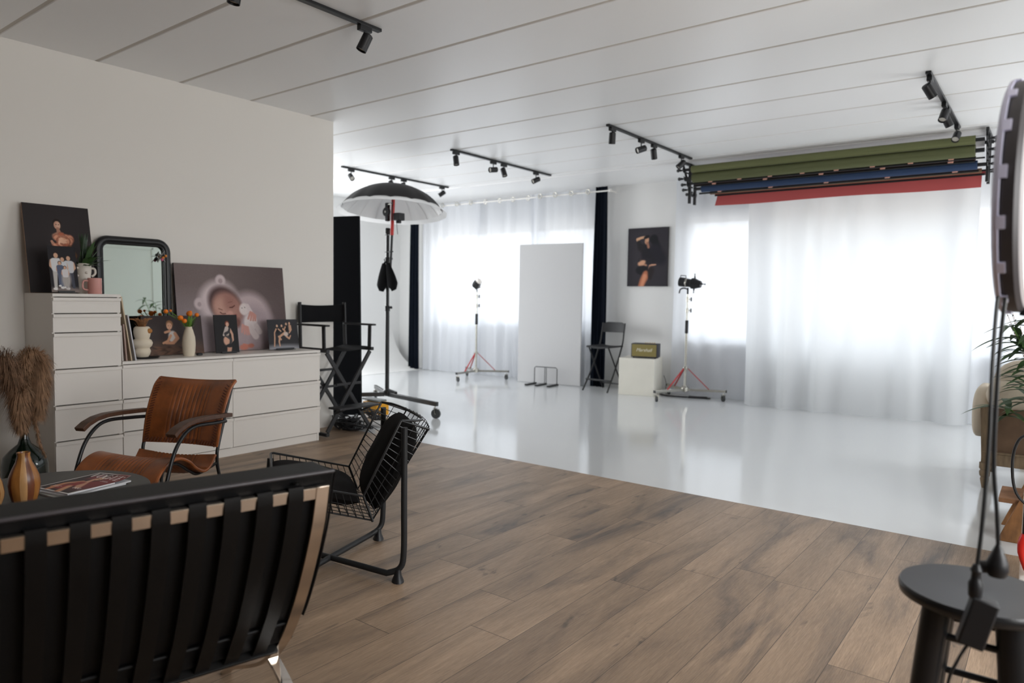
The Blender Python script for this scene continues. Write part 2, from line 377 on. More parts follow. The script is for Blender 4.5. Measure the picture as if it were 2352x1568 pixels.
def cloth_sheer(name, rgb, tfac, clear=0.0):
    m = bpy.data.materials.new(name); m.use_nodes = True; n = m.node_tree.nodes; l = m.node_tree.links
    n.remove(n['Principled BSDF']); out = n['Material Output']
    d = n.new('ShaderNodeBsdfDiffuse'); t = n.new('ShaderNodeBsdfTranslucent'); mx = n.new('ShaderNodeMixShader')
    c = (*lin(rgb), 1); d.inputs[0].default_value = c; t.inputs[0].default_value = c; mx.inputs[0].default_value = tfac
    l.new(d.outputs[0], mx.inputs[1]); l.new(t.outputs[0], mx.inputs[2]); last = mx
    if clear:
        tr = n.new('ShaderNodeBsdfTransparent'); m2 = n.new('ShaderNodeMixShader'); m2.inputs[0].default_value = clear
        l.new(mx.outputs[0], m2.inputs[1]); l.new(tr.outputs[0], m2.inputs[2]); last = m2
    l.new(last.outputs[0], out.inputs[0]); return m
M_sheer = cloth_sheer('white_voile', (231, 233, 237), 0.64, 0.05)
M_sheer2 = cloth_sheer('off_white_curtain_cloth', (224, 225, 226), 0.68)
M_woodfloor = wood_floor()
M_epoxy = mat('white_floor_paint', (206, 208, 209), 0.11, spec=0.5)
M_ceil = mat('white_ceiling_panel', (236, 236, 236), 0.32, spec=0.4)
M_pipe_hilite = mat('leather_piping', (58, 54, 57), 0.35)  # black piping lightened: its highlight is put into the colour
M_groove = mat('ceiling_joint', (196, 190, 182), 0.8)
# ------------------------------------------------------------------ the room
H = 2.867; XL = -5.447; YF = 8.9; YS = 4.295; XC = -9.42; XR = 1.7; YB = -2.6
struct(MB().box((XL-0.2, YB-0.2, -0.1), (XR+0.2, YS, 0)).build('floor', M_woodfloor, smooth=False))
struct(MB().box((XC-0.2, YS, -0.1), (XR+0.2, YF+0.3, 0.0)).build('floor', M_epoxy, smooth=False))
mb = MB(); gy = [2.236+0.6035*k for k in range(-8, 12)]; gw = 0.017
prof = [(YB-0.2, H)]
for g in gy:
    prof += [(g-gw, H), (g-gw*0.6, H+0.005), (g+gw*0.6, H+0.005), (g+gw, H)]
prof += [(7.83, H), (7.83, H-0.014), (YF+0.2, H-0.014), (YF+0.2, H+0.1), (YB-0.2, H+0.1)]
prof = [p for p in prof if p[0] <= 7.83 or p[1] != H and p[0] >= 7.83]
mb.prism(prof, XC-0.2, XR+0.2, 'x')
mb.mi = 1
for g in gy:
    if g < 7.8: mb.box((XC, g-gw*0.7, H+0.0035), (XR, g+gw*0.7, H+0.0049))
struct(mb.build('ceiling', [M_ceil, M_groove], smooth=False))
struct(MB().box((XL-0.16, YB, 0), (XL, 4.293, H)).build('wall_left', M_wall, smooth=False))
struct(MB().box((XC-0.2, 4.1, 0), (XL-0.16, 4.29, H)).build('wall_partition', M_wallw, smooth=False))
W1 = (-8.5, -5.19, 0.88, 2.34); W2 = (-3.95, 1.35, 0.74, 2.33)
mb = MB()
mb.box((XC-0.2, YF, 0), (XR+0.2, YF+0.2, 0.74)); mb.box((XC-0.2, YF, 2.34), (XR+0.2, YF+0.2, H-0.013))
mb.box((XC-0.2, YF, 0.74), (W1[0], YF+0.2, 2.34)); mb.box((W1[0], YF, 0.74), (W1[1], YF+0.2, 0.88))
mb.box((W1[1], YF, 0.74), (W2[0], YF+0.2, 2.34)); mb.box((W2[1], YF, 0.74), (XR+0.2, YF+0.2, 2.34))
struct(mb.build('wall_far', M_wallw, smooth=False))
mb = MB()
for y0, y1 in ((YB-0.2, 0.65), (3.35, 6.5), (8.5, YF+0.2)): mb.box((XR, y0, 0), (XR+0.2, y1, H))
for y0, y1 in ((0.65, 3.35), (6.5, 8.5)): mb.box((XR, y0, 0), (XR+0.2, y1, 0.85)).box((XR, y0, 2.35), (XR+0.2, y1, H))
struct(mb.build('wall_right', M_green, smooth=False))
struct(MB().box((XL-0.2, YB-0.2, 0), (XR+0.2, YB, H)).build('wall_back', M_dim, smooth=False))
def added_side_window(n, x, y0, y1, z0, z1, d):  # unseen windows, added to bring fill daylight into the room
    mb = MB()
    for a, b in (((y0, z0), (y1, z0+0.05)), ((y0, z1-0.05), (y1, z1)), ((y0, z0), (y0+0.05, z1)), ((y1-0.05, z0), (y1, z1)), (((y0+y1)/2-0.03, z0), ((y0+y1)/2+0.03, z1))):
        mb.box((x, a[0], a[1]), (x+d, b[0], b[1]))
    struct(mb.build('window_%d' % n, M_trim, smooth=False))
added_side_window(3, XR, 0.65, 3.35, 0.85, 2.35, 0.05)
added_side_window(4, XR, 6.5, 8.5, 0.85, 2.35, 0.05)
added_side_window(5, XC, 4.65, 6.85, 0.80, 2.40, -0.04)
# curved studio cove on the left of the white floor
cp = [(XC+0.8, 0.002)] + [(XC+0.8+0.8*math.cos(R(a)), 0.802+0.8*math.sin(R(a))) for a in range(-96, -181, -7)]
mb = MB()
def cove(u, v):
    i = min(int(v*(len(cp)-1)), len(cp)-2); t = v*(len(cp)-1)-i
    x = cp[i][0]*(1-t)+cp[i+1][0]*t; z = cp[i][1]*(1-t)+cp[i+1][1]*t
    return (x, 4.29+(8.72-4.29)*u, z)
mb.grid(cove, 24, len(cp)-1)
struct(mb.build('wall_cove', M_wallw, ang=60))
mb = MB()
for y0, y1, z0, z1 in ((4.1, 4.65, 0.8, H), (4.65, 6.85, 2.4, H), (6.85, YF, 0.8, H)): mb.box((XC-0.15, y0, z0), (XC, y1, z1))
mb.box((XC-0.15, 4.1, 0), (XC, YF, 0.8))
struct(mb.build('wall_left', M_wallw, smooth=False))
def window(n, x0, x1, z0, z1, y, mull):
    mb = MB()
    for a, b in (((x0, z0), (x1, z0+0.05)), ((x0, z1-0.05), (x1, z1)), ((x0, z0), (x0+0.05, z1)), ((x1-0.05, z0), (x1, z1))):
        mb.box((a[0], y, a[1]), (b[0], y+0.06, b[1]))
    for k in range(1, mull): xx = x0+(x1-x0)*k/mull; mb.box((xx-0.035, y, z0), (xx+0.035, y+0.06, z1))
    w = struct(mb.build('window_%d' % n, M_trim, smooth=False, bevel=0.004))
    struct(MB().box((x0-0.02, y-0.14, z0-0.03), (x1+0.02, y+0.02, z0)).build('window_sill', M_trim, w, smooth=False, bevel=0.004))
window(1, *W1[:2], *W1[2:], YF+0.1, 3); window(2, *W2[:2], *W2[2:], YF+0.1, 4); 
# panelled door on the right wall, seen in the leaning mirror
mb = MB(); mb.box((XR-0.035, 4.95, 0), (XR, 6.2, 2.5)); 
for (a, b) in (((5.07, 0.9), (5.1, 2.34)), ((5.95, 0.9), (5.98, 2.34)), ((5.07, 2.31), (5.98, 2.34)), ((5.07, 0.9), (5.98, 0.93))):
    mb.box((XR-0.05, a[0], a[1]), (XR-0.03, b[0], b[1]))
d1 = struct(mb.build('door_1', M_green, smooth=False, bevel=0.004))
MB().tube([(XR-0.1, 6.08, 1.02), (XR-0.1, 5.98, 1.02)], 0.01, 8).cyl((XR-0.035, 6.08, 1.02), (XR-0.1, 6.08, 1.02), 0.01, 8).build('door_handle', M_steel, d1)
# white corner post of the doorway on the right
struct(MB().box((-0.078, 3.86, 0), (0.16, 3.98, H)).build('trim_1', M_trim, smooth=False, bevel=0.004))

# ------------------------------------------------------------------ curtains
def folds(seed, n):
    rn = random.Random(seed); return [(rn.uniform(0.6, 1.5), rn.uniform(0, 6.28), rn.uniform(0.5, 1.0)) for _ in range(n)]
def curtain(name, label, x0, x1, y, z0, z1, wave, amp, m, seed, cat='curtain', group=None, flare=0.0, par=None, hemrise=0.0):
    fo = folds(seed, 5); nx = max(24, int((x1-x0)*70))
    def fn(u, v):
        x = x0+(x1-x0)*u; w = 0
        for k, (fq, ph, am) in enumerate(fo):
            w += am*math.sin(2*math.pi*x*fq/wave+ph+0.35*math.sin(3*v+ph)*k)
        w /= 2.2; s = 0.55+0.45*(1-v)
        xx = x+(x-(x0+x1)/2)*flare*(1-v)+0.25*amp*math.sin(2*math.pi*x/wave*1.3+ph)*(1-v)
        return (xx, y+amp*w*s, z0+(z1-z0)*v+hemrise*math.sin(5*u+seed)*(1-v)*0.5)
    o = MB().grid(fn, nx, 22).build(name, m, ang=80)
    return tag(o, label, cat, group)
# left window
c1 = curtain('sheer_curtain', 'white sheer eyelet curtain panel beside the left black curtain', -8.66, -7.38, 8.70, 0.01, 2.80, 0.26, 0.042, M_sheer, 3, group='sheer curtains on the left window')
c2 = curtain('sheer_curtain', 'white sheer eyelet curtain panel behind the small light stand on the left window', -7.44, -6.28, 8.775, 0.01, 2.80, 0.24, 0.036, M_sheer, 11, group='sheer curtains on the left window')
c3 = curtain('sheer_curtain', 'white sheer eyelet curtain panel behind the upright white board', -6.36, -5.26, 8.70, 0.01, 2.81, 0.25, 0.042, M_sheer, 5, group='sheer curtains on the left window')
rod = MB().cyl((-8.95, 8.69, 2.765), (-5.0, 8.69, 2.765), 0.011, 10).ball((-5.0, 8.69, 2.765), 0.025)
rod.beam((-8.9, 8.69, 2.765), (-8.9, 8.9, 2.765), 0.015, 0.02).beam((-5.02, 8.69, 2.765), (-5.02, 8.9, 2.765), 0.015, 0.02)
tag(rod.build('curtain_rod', M_trim), 'thin white curtain rod over the left window', 'curtain rod')
for c, yo, xs in ((c1, 0, (-8.5, -8.15, -7.83, -7.53)), (c2, 0.055, (-7.27, -6.98, -6.72, -6.43)), (c3, 0, (-6.17, -5.9, -5.62, -5.34))):
    for x in xs:
        MB().tube([(x+0.032*math.cos(t), 8.654+yo, 2.768+0.032*math.sin(t)) for t in np.linspace(0, 6.2832, 20)[:-1]], 0.008, 6, closed=True).build('eyelet', M_steel, c)
curtain('black_curtain', 'narrow gathered black curtain at the left end of the left window', -8.86, -8.66, 8.62, 0.012, 2.81, 0.07, 0.028, mat('black_velvet', (14, 19, 28), 0.95, sheen=0.0, spec=0.1), 21, flare=0.25, group='black curtains framing the left window')
curtain('black_curtain', 'gathered black curtain between the white board and the folding chair', -5.23, -5.05, 8.70, 0.012, 2.83, 0.06, 0.028, MATS['black_velvet'], 22, flare=0.35, group='black curtains framing the left window')
# right window
curtain('sheer_curtain', 'long white sheer curtain just right of the framed portrait', -4.06, -2.86, 8.80, 0.01, 2.84, 0.34, 0.04, M_sheer, 31, group='sheer curtains on the right window')
curtain('sheer_curtain', 'white sheer curtain at the right end of the far wall behind the armchair', -0.74, 1.45, 8.76, 0.01, 2.84, 0.34, 0.055, M_sheer, 32, group='sheer curtains on the right window')
curtain('studio_curtain', 'wide off-white floor-length curtain hanging under the colour backdrop rolls', -2.98, -0.66, 8.50, 0.012, 2.80, 0.46, 0.055, M_sheer2, 35, hemrise=0.02)

# ------------------------------------------------------------------ ceiling tracks with spotlights
def spot(track, y, aim, x=0.0, near=1.0):
    aim = Vector(aim).normalized()
    st = MB(); piv = Vector((x, y, -0.115))
    mb = MB(); q = aim.to_track_quat('Z', 'Y').to_matrix().to_4x4(); mb.M = Matrix.Translation(piv) @ q @ Matrix.Translation((0, 0.0, 0))
    mb.lathe([(0.0, -0.055), (0.022, -0.055), (0.031, -0.048), (0.032, 0.05), (0.029, 0.05), (0.027, 0.035), (0.0, 0.035)], seg=24)
    hd = mb.build('spotlight', M_plast, track)
    mb = MB(); mb.M = Matrix.Translation(piv) @ q; mb.lathe([(0.0, 0.0362), (0.02, 0.0365), (0.0265, 0.038)], seg=20).build('lens', M_lens, hd)
    MB().cyl((x, y, -0.05), (x, y, -0.1), 0.006, 8).ball((x, y, -0.1), 0.01).build('stem', M_black, hd)
    MB().box((x-0.017, y-0.045, -0.05), (x+0.017, y+0.045, -0.018)).build('adapter', M_black, hd, bevel=0.003)
def track(x, y0, y1, ys, aims, label):
    t = thing('track_light', label, 'track light', (x, (y0+y1)/2, H-0.001), group='black ceiling track lights')
    m = (y1-y0)/2
    MB().box((-0.018, -m, -0.019), (0.018, m, 0)).build('rail', M_black, t, bevel=0.002, smooth=False)
    for y, a in zip(ys, aims): spot(t, y-(y0+y1)/2, a)
    return t
track(-7.17, 5.78, 7.73, (5.93, 6.62, 6.84, 7.60), ((0.8, -0.3, -0.55), (0.3, 0.3, -1), (0, 0.2, -1), (-0.6, -0.5, -0.55)), 'black track with spotlights above the white studio umbrella')
track(-5.33, 5.79, 7.70, (5.87, 6.52, 6.72, 7.38), ((0.2, -0.05, -1), (-0.3, -0.95, -0.15), (0.35, 0.0, -0.9), (-0.45, -0.8, -0.45)), 'black track with spotlights in front of the left window, middle of the far three')
track(-3.37, 5.78, 7.66, (5.87, 6.45, 6.73, 7.40), ((-0.1, 0.1, -1), (-0.55, -0.8, -0.35), (-0.1, 0.45, -0.9), (-0.6, -0.5, -0.7)), 'black track with spotlights ending at the left bracket of the backdrop rolls')
track(-0.79, 5.72, 7.63, (5.82, 6.62, 6.82, 7.50), ((0.45, 0.5, -0.8), (-0.15, -0.55, -0.9), (0.35, 0.4, -0.8), (-0.1, -0.75, -0.7)), 'black track with spotlights above the right end of the backdrop rolls')
track(-3.35, 1.02, 2.99, (1.17, 2.03, 2.87), ((0.3, 0.2, -1), (-0.12, -0.12, -1), (-0.25, -0.3, -0.85)), 'nearest black ceiling track over the seating corner')
# ------------------------------------------------------------------ backdrop rolls
def roll(name, label, x0, x1, y, z, r, rgb, group='rolled studio backdrops'):
    t = thing(name, label, 'backdrop roll', (x0, y, z), group=group)
    m = mat('paper_%d_%d_%d' % rgb, rgb, 0.75, bump=0.1, bscale=40)
    mb = MB(); L = x1-x0
    mb.lathe([(r*0.5, 0), (r, 0), (r, L), (r*0.5, L)], seg=32); mb2 = MB(); mb2.v = [(p[2], p[1], p[0]) for p in mb.v]; mb2.f = mb.f; mb2.m = mb.m
    # loose tail of the paper hanging in front of the roll
    def tail(u, v): 
        a = R(200+70*v); return (L*u, -r*1.02*math.cos(a-math.pi*0.0)*-1*-1 if False else r*1.03*math.cos(a), r*1.03*math.sin(a))
    mb2.slab(tail, 8, 6, 0.002)
    mb2.build('paper', m, t, ang=60)
    MB().cyl((-0.10, 0, 0), (L+0.07, 0, 0), min(r*0.42, 0.02), 12).build('core_rod', M_plast, t)
    return t
def zof(yz): return yz
roll('backdrop_roll', 'pale grey-white backdrop roll closest to the ceiling behind the green ones', -3.42, -0.62, 8.12, 2.792, 0.042, (205, 203, 204))
roll('backdrop_roll', 'upper olive green backdrop roll on the brackets', -3.39, -0.665, 7.74, 2.752, 0.040, (98, 102, 66))
roll('backdrop_roll', 'lower olive green backdrop roll with a row of pink clips', -3.39, -0.665, 7.78, 2.662, 0.054, (84, 88, 56))
roll('backdrop_roll', 'thin dark brown backdrop roll between the green and the blue ones', -3.40, -0.665, 7.862, 2.606, 0.019, (70, 46, 42))
roll('backdrop_roll', 'navy blue backdrop roll below the green ones', -3.33, -0.653, 7.90, 2.551, 0.041, (36, 56, 88))
roll('backdrop_roll', 'thin tan brown backdrop roll right above the red sheet', -3.268, -0.625, 8.0, 2.512, 0.021, (120, 92, 70))
t = thing('backdrop_roll', 'coral red backdrop with its loose end hanging over the window', 'backdrop roll', (-3.2, 8.09, 2.462), group='rolled studio backdrops')
m = mat('paper_red', (190, 88, 88), 0.75)
mb = MB()
def redsheet(u, v):
    z = 0.05-0.15*v; a = v*1.2
    return (2.575*u-0.02*v*(1-u), -0.035-0.03*math.sin(a)*v-0.004*math.sin(u*21+1)*v, z-0.006*math.sin(u*9)*v)
mb.slab(redsheet, 60, 8, 0.0015); mb.build('paper', m, t, ang=80)
MB().cyl((-0.04, 0, 0.045), (2.6, 0, 0.045), 0.026, 16).build('core_rod', MATS['paper_red'], t)
# weight bars with clips
def bar(x0, x1, y, z, label, clips, n=8):
    t = thing('backdrop_weight_bar', label, 'weight bar', (x0, y, z), group='weight bars of the backdrops')
    MB().cyl((0, 0, 0), (x1-x0, 0, 0), 0.0105, 10).build('tube', M_black, t)
    for k in range(clips):
        x = (x1-x0)*(0.09+0.84*k/max(1, clips-1)); MB().box((x-0.022, -0.016, 0.0), (x+0.022, 0.013, 0.024)).build('clip', mat('pink_clip', (214, 160, 142), 0.5), t, bevel=0.003)
bar(-3.44, -0.66, 7.80, 2.597, 'black weight bar under the lower olive backdrop, holding eight pink clips', 8)
bar(-3.41, -0.67, 7.845, 2.577, 'black weight bar squeezed between the brown and the navy backdrops', 5)
bar(-3.37, -0.64, 7.92, 2.498, 'black weight bar under the navy backdrop', 5)
bar(-3.22, -0.60, 8.02, 2.478, 'black weight bar on top of the coral red sheet', 0)
def bracket(x, label, s):
    t = thing('backdrop_bracket', label, 'bracket', (x, 7.95, H-0.015), group='brackets of the backdrop rolls')
    mb = MB(); mb.box((-0.012, -0.24, -0.03), (0.012, 0.24, 0)); mb.box((-0.012, -0.05, -0.46), (0.012, -0.01, 0)); mb.box((-0.012, 0.1, -0.46), (0.012, 0.14, 0))
    mb.beam((0, -0.24, -0.03), (0, -0.03, -0.3), 0.02, 0.02).build('plate', M_black, t, bevel=0.002)
    for (y, z) in ((-0.21, -0.10), (-0.17, -0.19), (-0.088, -0.246), (-0.05, -0.301), (0.05, -0.34), (0.14, -0.345), (0.17, -0.06)):
        mb = MB(); mb.beam((0, 0.05, z-0.02), (0, y, z-0.02), 0.012, 0.016); mb.tube([(s*0.0, y-0.03, z+0.02), (0, y-0.02, z-0.02), (0, y+0.02, z-0.02), (0, y+0.03, z+0.02)], 0.006, 6)
        mb.lathe([(0.022, -0.01), (0.026, 0), (0.022, 0.01)], (s*0.05, y, z), 12); mb.cyl((0, y, z), (s*0.06, y, z), 0.008, 8); mb.ball((s*0.07, y, z), 0.02, 10)
        mb.build('hook', M_black, t)
    # bead chain wheels
bracket(-3.49, 'black ceiling bracket holding the left ends of the backdrop rolls', -1)
bracket(-0.575, 'black ceiling bracket holding the right ends of the backdrop rolls beside the ring light', 1)
# ------------------------------------------------------------------ drawer units
def drawers(name, label, y0, y1, hgt, cols, seams, plinth):
    """open carcass with fronts that carry a small lip along their top edge"""
    t = thing(name, label, 'chest of drawers', (XL+0.004, y0, 0)); D = 0.476; w = y1-y0
    mb = MB(); mb.box((0, 0, 0), (D-0.022, 0.016, hgt-0.02)); mb.box((0, w-0.016, 0), (D-0.022, w, hgt-0.02)); mb.box((0, 0.016, 0), (0.006, w-0.016, hgt-0.02))
    for c in range(1, cols): mb.box((0.006, w*c/cols-0.008, 0), (D-0.03, w*c/cols+0.008, hgt-0.02))
    mb.build('body', M_cab, t, smooth=False, bevel=0.001)
    MB().box((0, 0, hgt-0.02), (D, w, hgt)).build('top', M_cab, t, smooth=False, bevel=0.0015)
    MB().box((D-0.04, 0.017, 0), (D-0.026, w-0.017, plinth-0.004)).build('plinth', M_cab, t, smooth=False, bevel=0.001)
    MB().box((0.01, 0.02, 0.02), (D-0.05, w-0.02, hgt-0.03)).build('inside', M_gap, t, smooth=False)
    zs = [hgt-0.022]+seams+[plinth]
    for c in range(cols):
        a = w*c/cols+0.0015; b = w*(c+1)/cols-0.0015
        for z1, z0 in zip(zs, zs[1:]):
            mb = MB(); mb.box((D-0.022, a, z0+0.004), (D-0.006, b, z1-0.024)); 
            mb.box((D-0.022, a-0.0, z1-0.024), (D+0.006, b+0.0, z1-0.003))
            dr = mb.build('drawer', M_cab, t, smooth=False, bevel=0.0012)
            MB().box((D-0.3, a+0.012, z0+0.02), (D-0.023, b-0.012, z1-0.05)).build('drawer_box', M_cab, dr, smooth=False)
    return t
drawers('tall_drawer_unit', 'narrow tall white chest of six drawers in the left corner', 1.752, 2.160, 1.232, 1, [1.105, 0.983, 0.752, 0.521, 0.290], 0.06)
drawers('low_drawer_unit', 'long low white chest of six drawers along the left wall', 2.162, 3.778, 0.78, 2, [0.522, 0.298], 0.066)

# ------------------------------------------------------------------ pictures
E_dark = mat('print_edge_dark', (30, 28, 30), 0.6); E_white = mat('print_edge_white', (220, 218, 214), 0.6)
def leaning(name, label, pic, y, x, z, lean, th, edge, rough=0.35, rz=90, cat='photo print', stand=None):
    t = thing(name, label, cat, (x, y, z), R(rz))
    o = pic.build('print', t, th, edge, rough, (0, 0, 0.004), (R(-lean), 0, 0))
    if stand:
        mb = MB(); w = pic.w
        mb.box((w*0.2, -0.035, 0), (w*0.8, 0.05, 0.004)); mb.box((w*0.2, -0.014, 0), (w*0.8, -0.008, 0.014)); mb.box((w*0.2, 0.012, 0), (w*0.8, 0.02, 0.02)).build('foot_rail', M_plast, t, smooth=False, bevel=0.001)
    return t
SK = (206, 164, 138)
# girl in the dark holding a huge flower
p = Pic(0.40, 0.60, 150, (44, 40, 41)); p.ell(0.2, 0.25, 0.25, 0.35, (52, 46, 47), soft=1.4, al=0.8)
p.ell(0.196, 0.123, 0.026, 0.030, (38, 28, 26)); p.ell(0.196, 0.137, 0.020, 0.028, (196, 150, 128)); p.ell(0.203, 0.137, 0.012, 0.022, (214, 172, 150), soft=0.8)
p.stroke([(0.188, 0.132, 0.0025), (0.193, 0.133, 0.002)], (70, 44, 40)); p.stroke([(0.203, 0.133, 0.0022), (0.208, 0.132, 0.0022)], (80, 50, 44)); p.stroke([(0.195, 0.153, 0.002), (0.203, 0.153, 0.002)], (160, 84, 78))
p.stroke([(0.198, 0.160, 0.009), (0.204, 0.19, 0.014), (0.19, 0.215, 0.03)], (170, 124, 104), soft=0.4)
rn = random.Random(4)
for k in range(60):
    a = rn.uniform(0, 6.28); d = rn.uniform(0.0, 0.062); q = (232, 168, 136) if k % 3 else (200, 120, 90)
    px_, py_ = 0.222+d*1.15*math.cos(a), 0.245+d*0.85*math.sin(a)
    p.ell(px_, py_, 0.019, 0.012, (150, 92, 74), ang=math.degrees(a)+90, soft=0.5); p.ell(px_-0.003*math.cos(a), py_-0.003*math.sin(a), 0.017, 0.009, (q[0]-int(300*d), q[1]-int(250*d), q[2]-int(200*d)), ang=math.degrees(a)+90, soft=0.6)
for k in range(14): p.ell(0.218+rn.uniform(-.02, .02), 0.24+rn.uniform(-.015, .015), 0.012, 0.006, (240, 190, 160), ang=rn.uniform(0, 180), soft=0.8)
p.stroke([(0.155, 0.25, 0.008), (0.16, 0.262, 0.008)], (190, 140, 118)); p.stroke([(0.262, 0.285, 0.012), (0.28, 0.34, 0.02), (0.27, 0.38, 0.012)], (120, 78, 48), soft=0.7)
leaning('portrait_print', 'tall dark print of a person behind a huge peach flower, on the tall drawer unit', p, 1.735, -5.275, 1.232, 11.5, 0.012, mat('ply_edge', (150, 116, 92), 0.6))
# family group
p = Pic(0.158, 0.30, 110, (38, 36, 40)); p.ell(0.08, 0.30, 0.12, 0.035, (128, 116, 112), soft=0.6)
def person(p, x, y, h, top, legs=(150, 156, 170), skin=SK, w=1.0, hair=(44, 32, 28), lean=0.0):
    hd = h*0.075
    p.stroke([(x+lean*h*0.3-hd*0.7*w, y+h*0.52, hd*0.75), (x-hd*0.9*w, y+h*0.95, hd*0.5)], legs, soft=0.4)
    p.stroke([(x+lean*h*0.3+hd*0.7*w, y+h*0.52, hd*0.75), (x+hd*1.1*w, y+h*0.95, hd*0.5)], legs, soft=0.4)
    p.stroke([(x-hd*0.9*w, y+h*0.99, hd*0.55), (x-hd*1.4*w, y+h*0.995, hd*0.4)], (225, 222, 220), soft=0.4)
    p.stroke([(x-hd*1.5*w, y+h*0.22, hd*0.6), (x-hd*2.0*w, y+h*0.36, hd*0.45), (x-hd*0.8*w, y+h*0.48, hd*0.4)], skin, soft=0.4)
    p.stroke([(x+hd*1.5*w, y+h*0.22, hd*0.6), (x+hd*2.0*w, y+h*0.36, hd*0.45), (x+hd*0.9*w, y+h*0.48, hd*0.4)], skin, soft=0.4)
    p.stroke([(x-hd*0.8*w, y+h*0.22, hd*1.0), (x+hd*0.8*w, y+h*0.22, hd*1.0), (x+hd*0.7*w, y+h*0.45, hd*0.95), (x-hd*0.7*w, y+h*0.45, hd*0.95), (x-hd*0.8*w, y+h*0.22, hd*1.0)], top, soft=0.3)
    p.ell(x, y+h*0.33, hd*1.2*w, h*0.14, top, soft=0.3)
    p.ell(x, y+h*0.06, hd*0.92, hd*1.05, hair, soft=0.3); p.ell(x, y+h*0.075, hd*0.72, hd*0.95, skin, soft=0.3)
person(p, 0.042, 0.045, 0.235, (212, 212, 214), (190, 186, 182)); person(p, 0.112, 0.062, 0.215, (200, 200, 204), (70, 72, 84)); person(p, 0.077, 0.072, 0.20, (205, 206, 210), (96, 104, 124), w=0.8)
person(p, 0.060, 0.10, 0.16, (88, 96, 118), (90, 98, 120), w=0.8); p.ell(0.090, 0.215, 0.026, 0.06, (176, 168, 164), soft=0.6); person(p, 0.087, 0.13, 0.14, (210, 206, 208), (170, 164, 160), w=0.9)
leaning('group_photo', 'small dark photo of a family in white shirts in front of the flower portrait', p, 1.762, -4.998, 1.236, 12, 0.004, E_dark, stand=True, cat='photo')
# sleeping baby
p = Pic(0.965, 0.70, 260, (112, 100, 99)); p.ell(0.30, 0.1, 0.7, 0.4, (122, 110, 108), soft=1.6, al=0.8); p.ell(0.92, 0.05, 0.35, 0.5, (92, 80, 80), soft=1.6, al=0.8)
p.ell(0.05, 0.62, 0.75, 0.30, (158, 146, 150), soft=1.1, al=0.9); p.ell(0.30, 0.68, 0.75, 0.24, (170, 156, 160), soft=0.8, al=0.8); p.ell(0.92, 0.64, 0.30, 0.22, (80, 66, 66), soft=1.2, al=0.9)
p.ell(0.615, 0.44, 0.20, 0.22, (186, 168, 170), soft=0.35); p.ell(0.65, 0.52, 0.19, 0.19, (162, 146, 150), soft=0.5, al=0.8)
p.ell(0.35, 0.30, 0.165, 0.175, (206, 190, 192), ang=35, soft=0.4); p.ell(0.375, 0.125, 0.043, 0.046, (204, 188, 190), soft=0.35); p.ell(0.375, 0.130, 0.018, 0.02, (170, 152, 154), soft=0.5)
p.ell(0.185, 0.315, 0.043, 0.046, (200, 184, 186), soft=0.4); p.ell(0.185, 0.32, 0.016, 0.018, (170, 154, 156), soft=0.5)
p.ell(0.405, 0.325, 0.130, 0.165, (84, 66, 66), ang=-38, soft=0.3); p.ell(0.425, 0.352, 0.118, 0.145, (166, 124, 114), ang=-38, soft=0.35); p.ell(0.40, 0.37, 0.08, 0.08, (186, 144, 132), ang=-38, soft=0.9)
p.ell(0.36, 0.335, 0.06, 0.07, (196, 154, 140), soft=1.0, al=0.8); p.ell(0.44, 0.31, 0.05, 0.06, (150, 106, 98), soft=1.0, al=0.6)
p.stroke([(0.355, 0.385, 0.004), (0.375, 0.398, 0.005), (0.40, 0.395, 0.004)], (92, 58, 54), soft=0.5); p.stroke([(0.44, 0.345, 0.004), (0.462, 0.345, 0.005), (0.485, 0.33, 0.004)], (92, 58, 54), soft=0.5)
p.stroke([(0.345, 0.355, 0.004), (0.375, 0.365, 0.004)], (140, 98, 90), soft=0.8); p.stroke([(0.43, 0.305, 0.004), (0.465, 0.297, 0.004)], (140, 98, 90), soft=0.8)
p.ell(0.438, 0.398, 0.030, 0.024, (200, 152, 140), ang=-30, soft=0.5); p.ell(0.452, 0.412, 0.007, 0.004, (110, 66, 62), soft=0.6); p.ell(0.430, 0.422, 0.007, 0.004, (110, 66, 62), soft=0.6)
p.ell(0.475, 0.428, 0.034, 0.016, (150, 84, 82), ang=-50, soft=0.4); p.ell(0.480, 0.425, 0.020, 0.006, (90, 46, 46), ang=-50, soft=0.5); p.ell(0.50, 0.47, 0.03, 0.04, (120, 84, 78), soft=0.8)
p.ell(0.36, 0.43, 0.05, 0.03, (192, 146, 134), soft=0.9)
p.ell(0.57, 0.36, 0.045, 0.05, (214, 202, 200), soft=0.3); p.ell(0.55, 0.35, 0.004, 0.005, (70, 60, 60)); p.ell(0.575, 0.345, 0.004, 0.005, (70, 60, 60)); p.stroke([(0.60, 0.33, 0.016), (0.635, 0.40, 0.02)], (208, 194, 194), soft=0.4)
p.ell(0.62, 0.47, 0.06, 0.075, (216, 204, 204), soft=0.3); p.stroke([(0.60, 0.50, 0.026), (0.66, 0.585, 0.03)], (212, 198, 198), soft=0.3); p.stroke([(0.67, 0.50, 0.022), (0.70, 0.55, 0.024)], (208, 194, 194), soft=0.3)
for (a, b) in (((0.625, 0.385), (0.60, 0.44)), ((0.64, 0.39), (0.622, 0.452)), ((0.655, 0.40), (0.645, 0.455)), ((0.668, 0.412), (0.665, 0.455))): p.stroke([(a[0], a[1], 0.010), (b[0], b[1], 0.008)], (196, 144, 134), soft=0.4)
for (a, b) in (((0.545, 0.49), (0.535, 0.55)), ((0.56, 0.50), (0.558, 0.565)), ((0.575, 0.505), (0.58, 0.57)), ((0.59, 0.51), (0.60, 0.57))): p.stroke([(a[0], a[1], 0.010), (b[0], b[1], 0.008)], (198, 148, 140), soft=0.4)
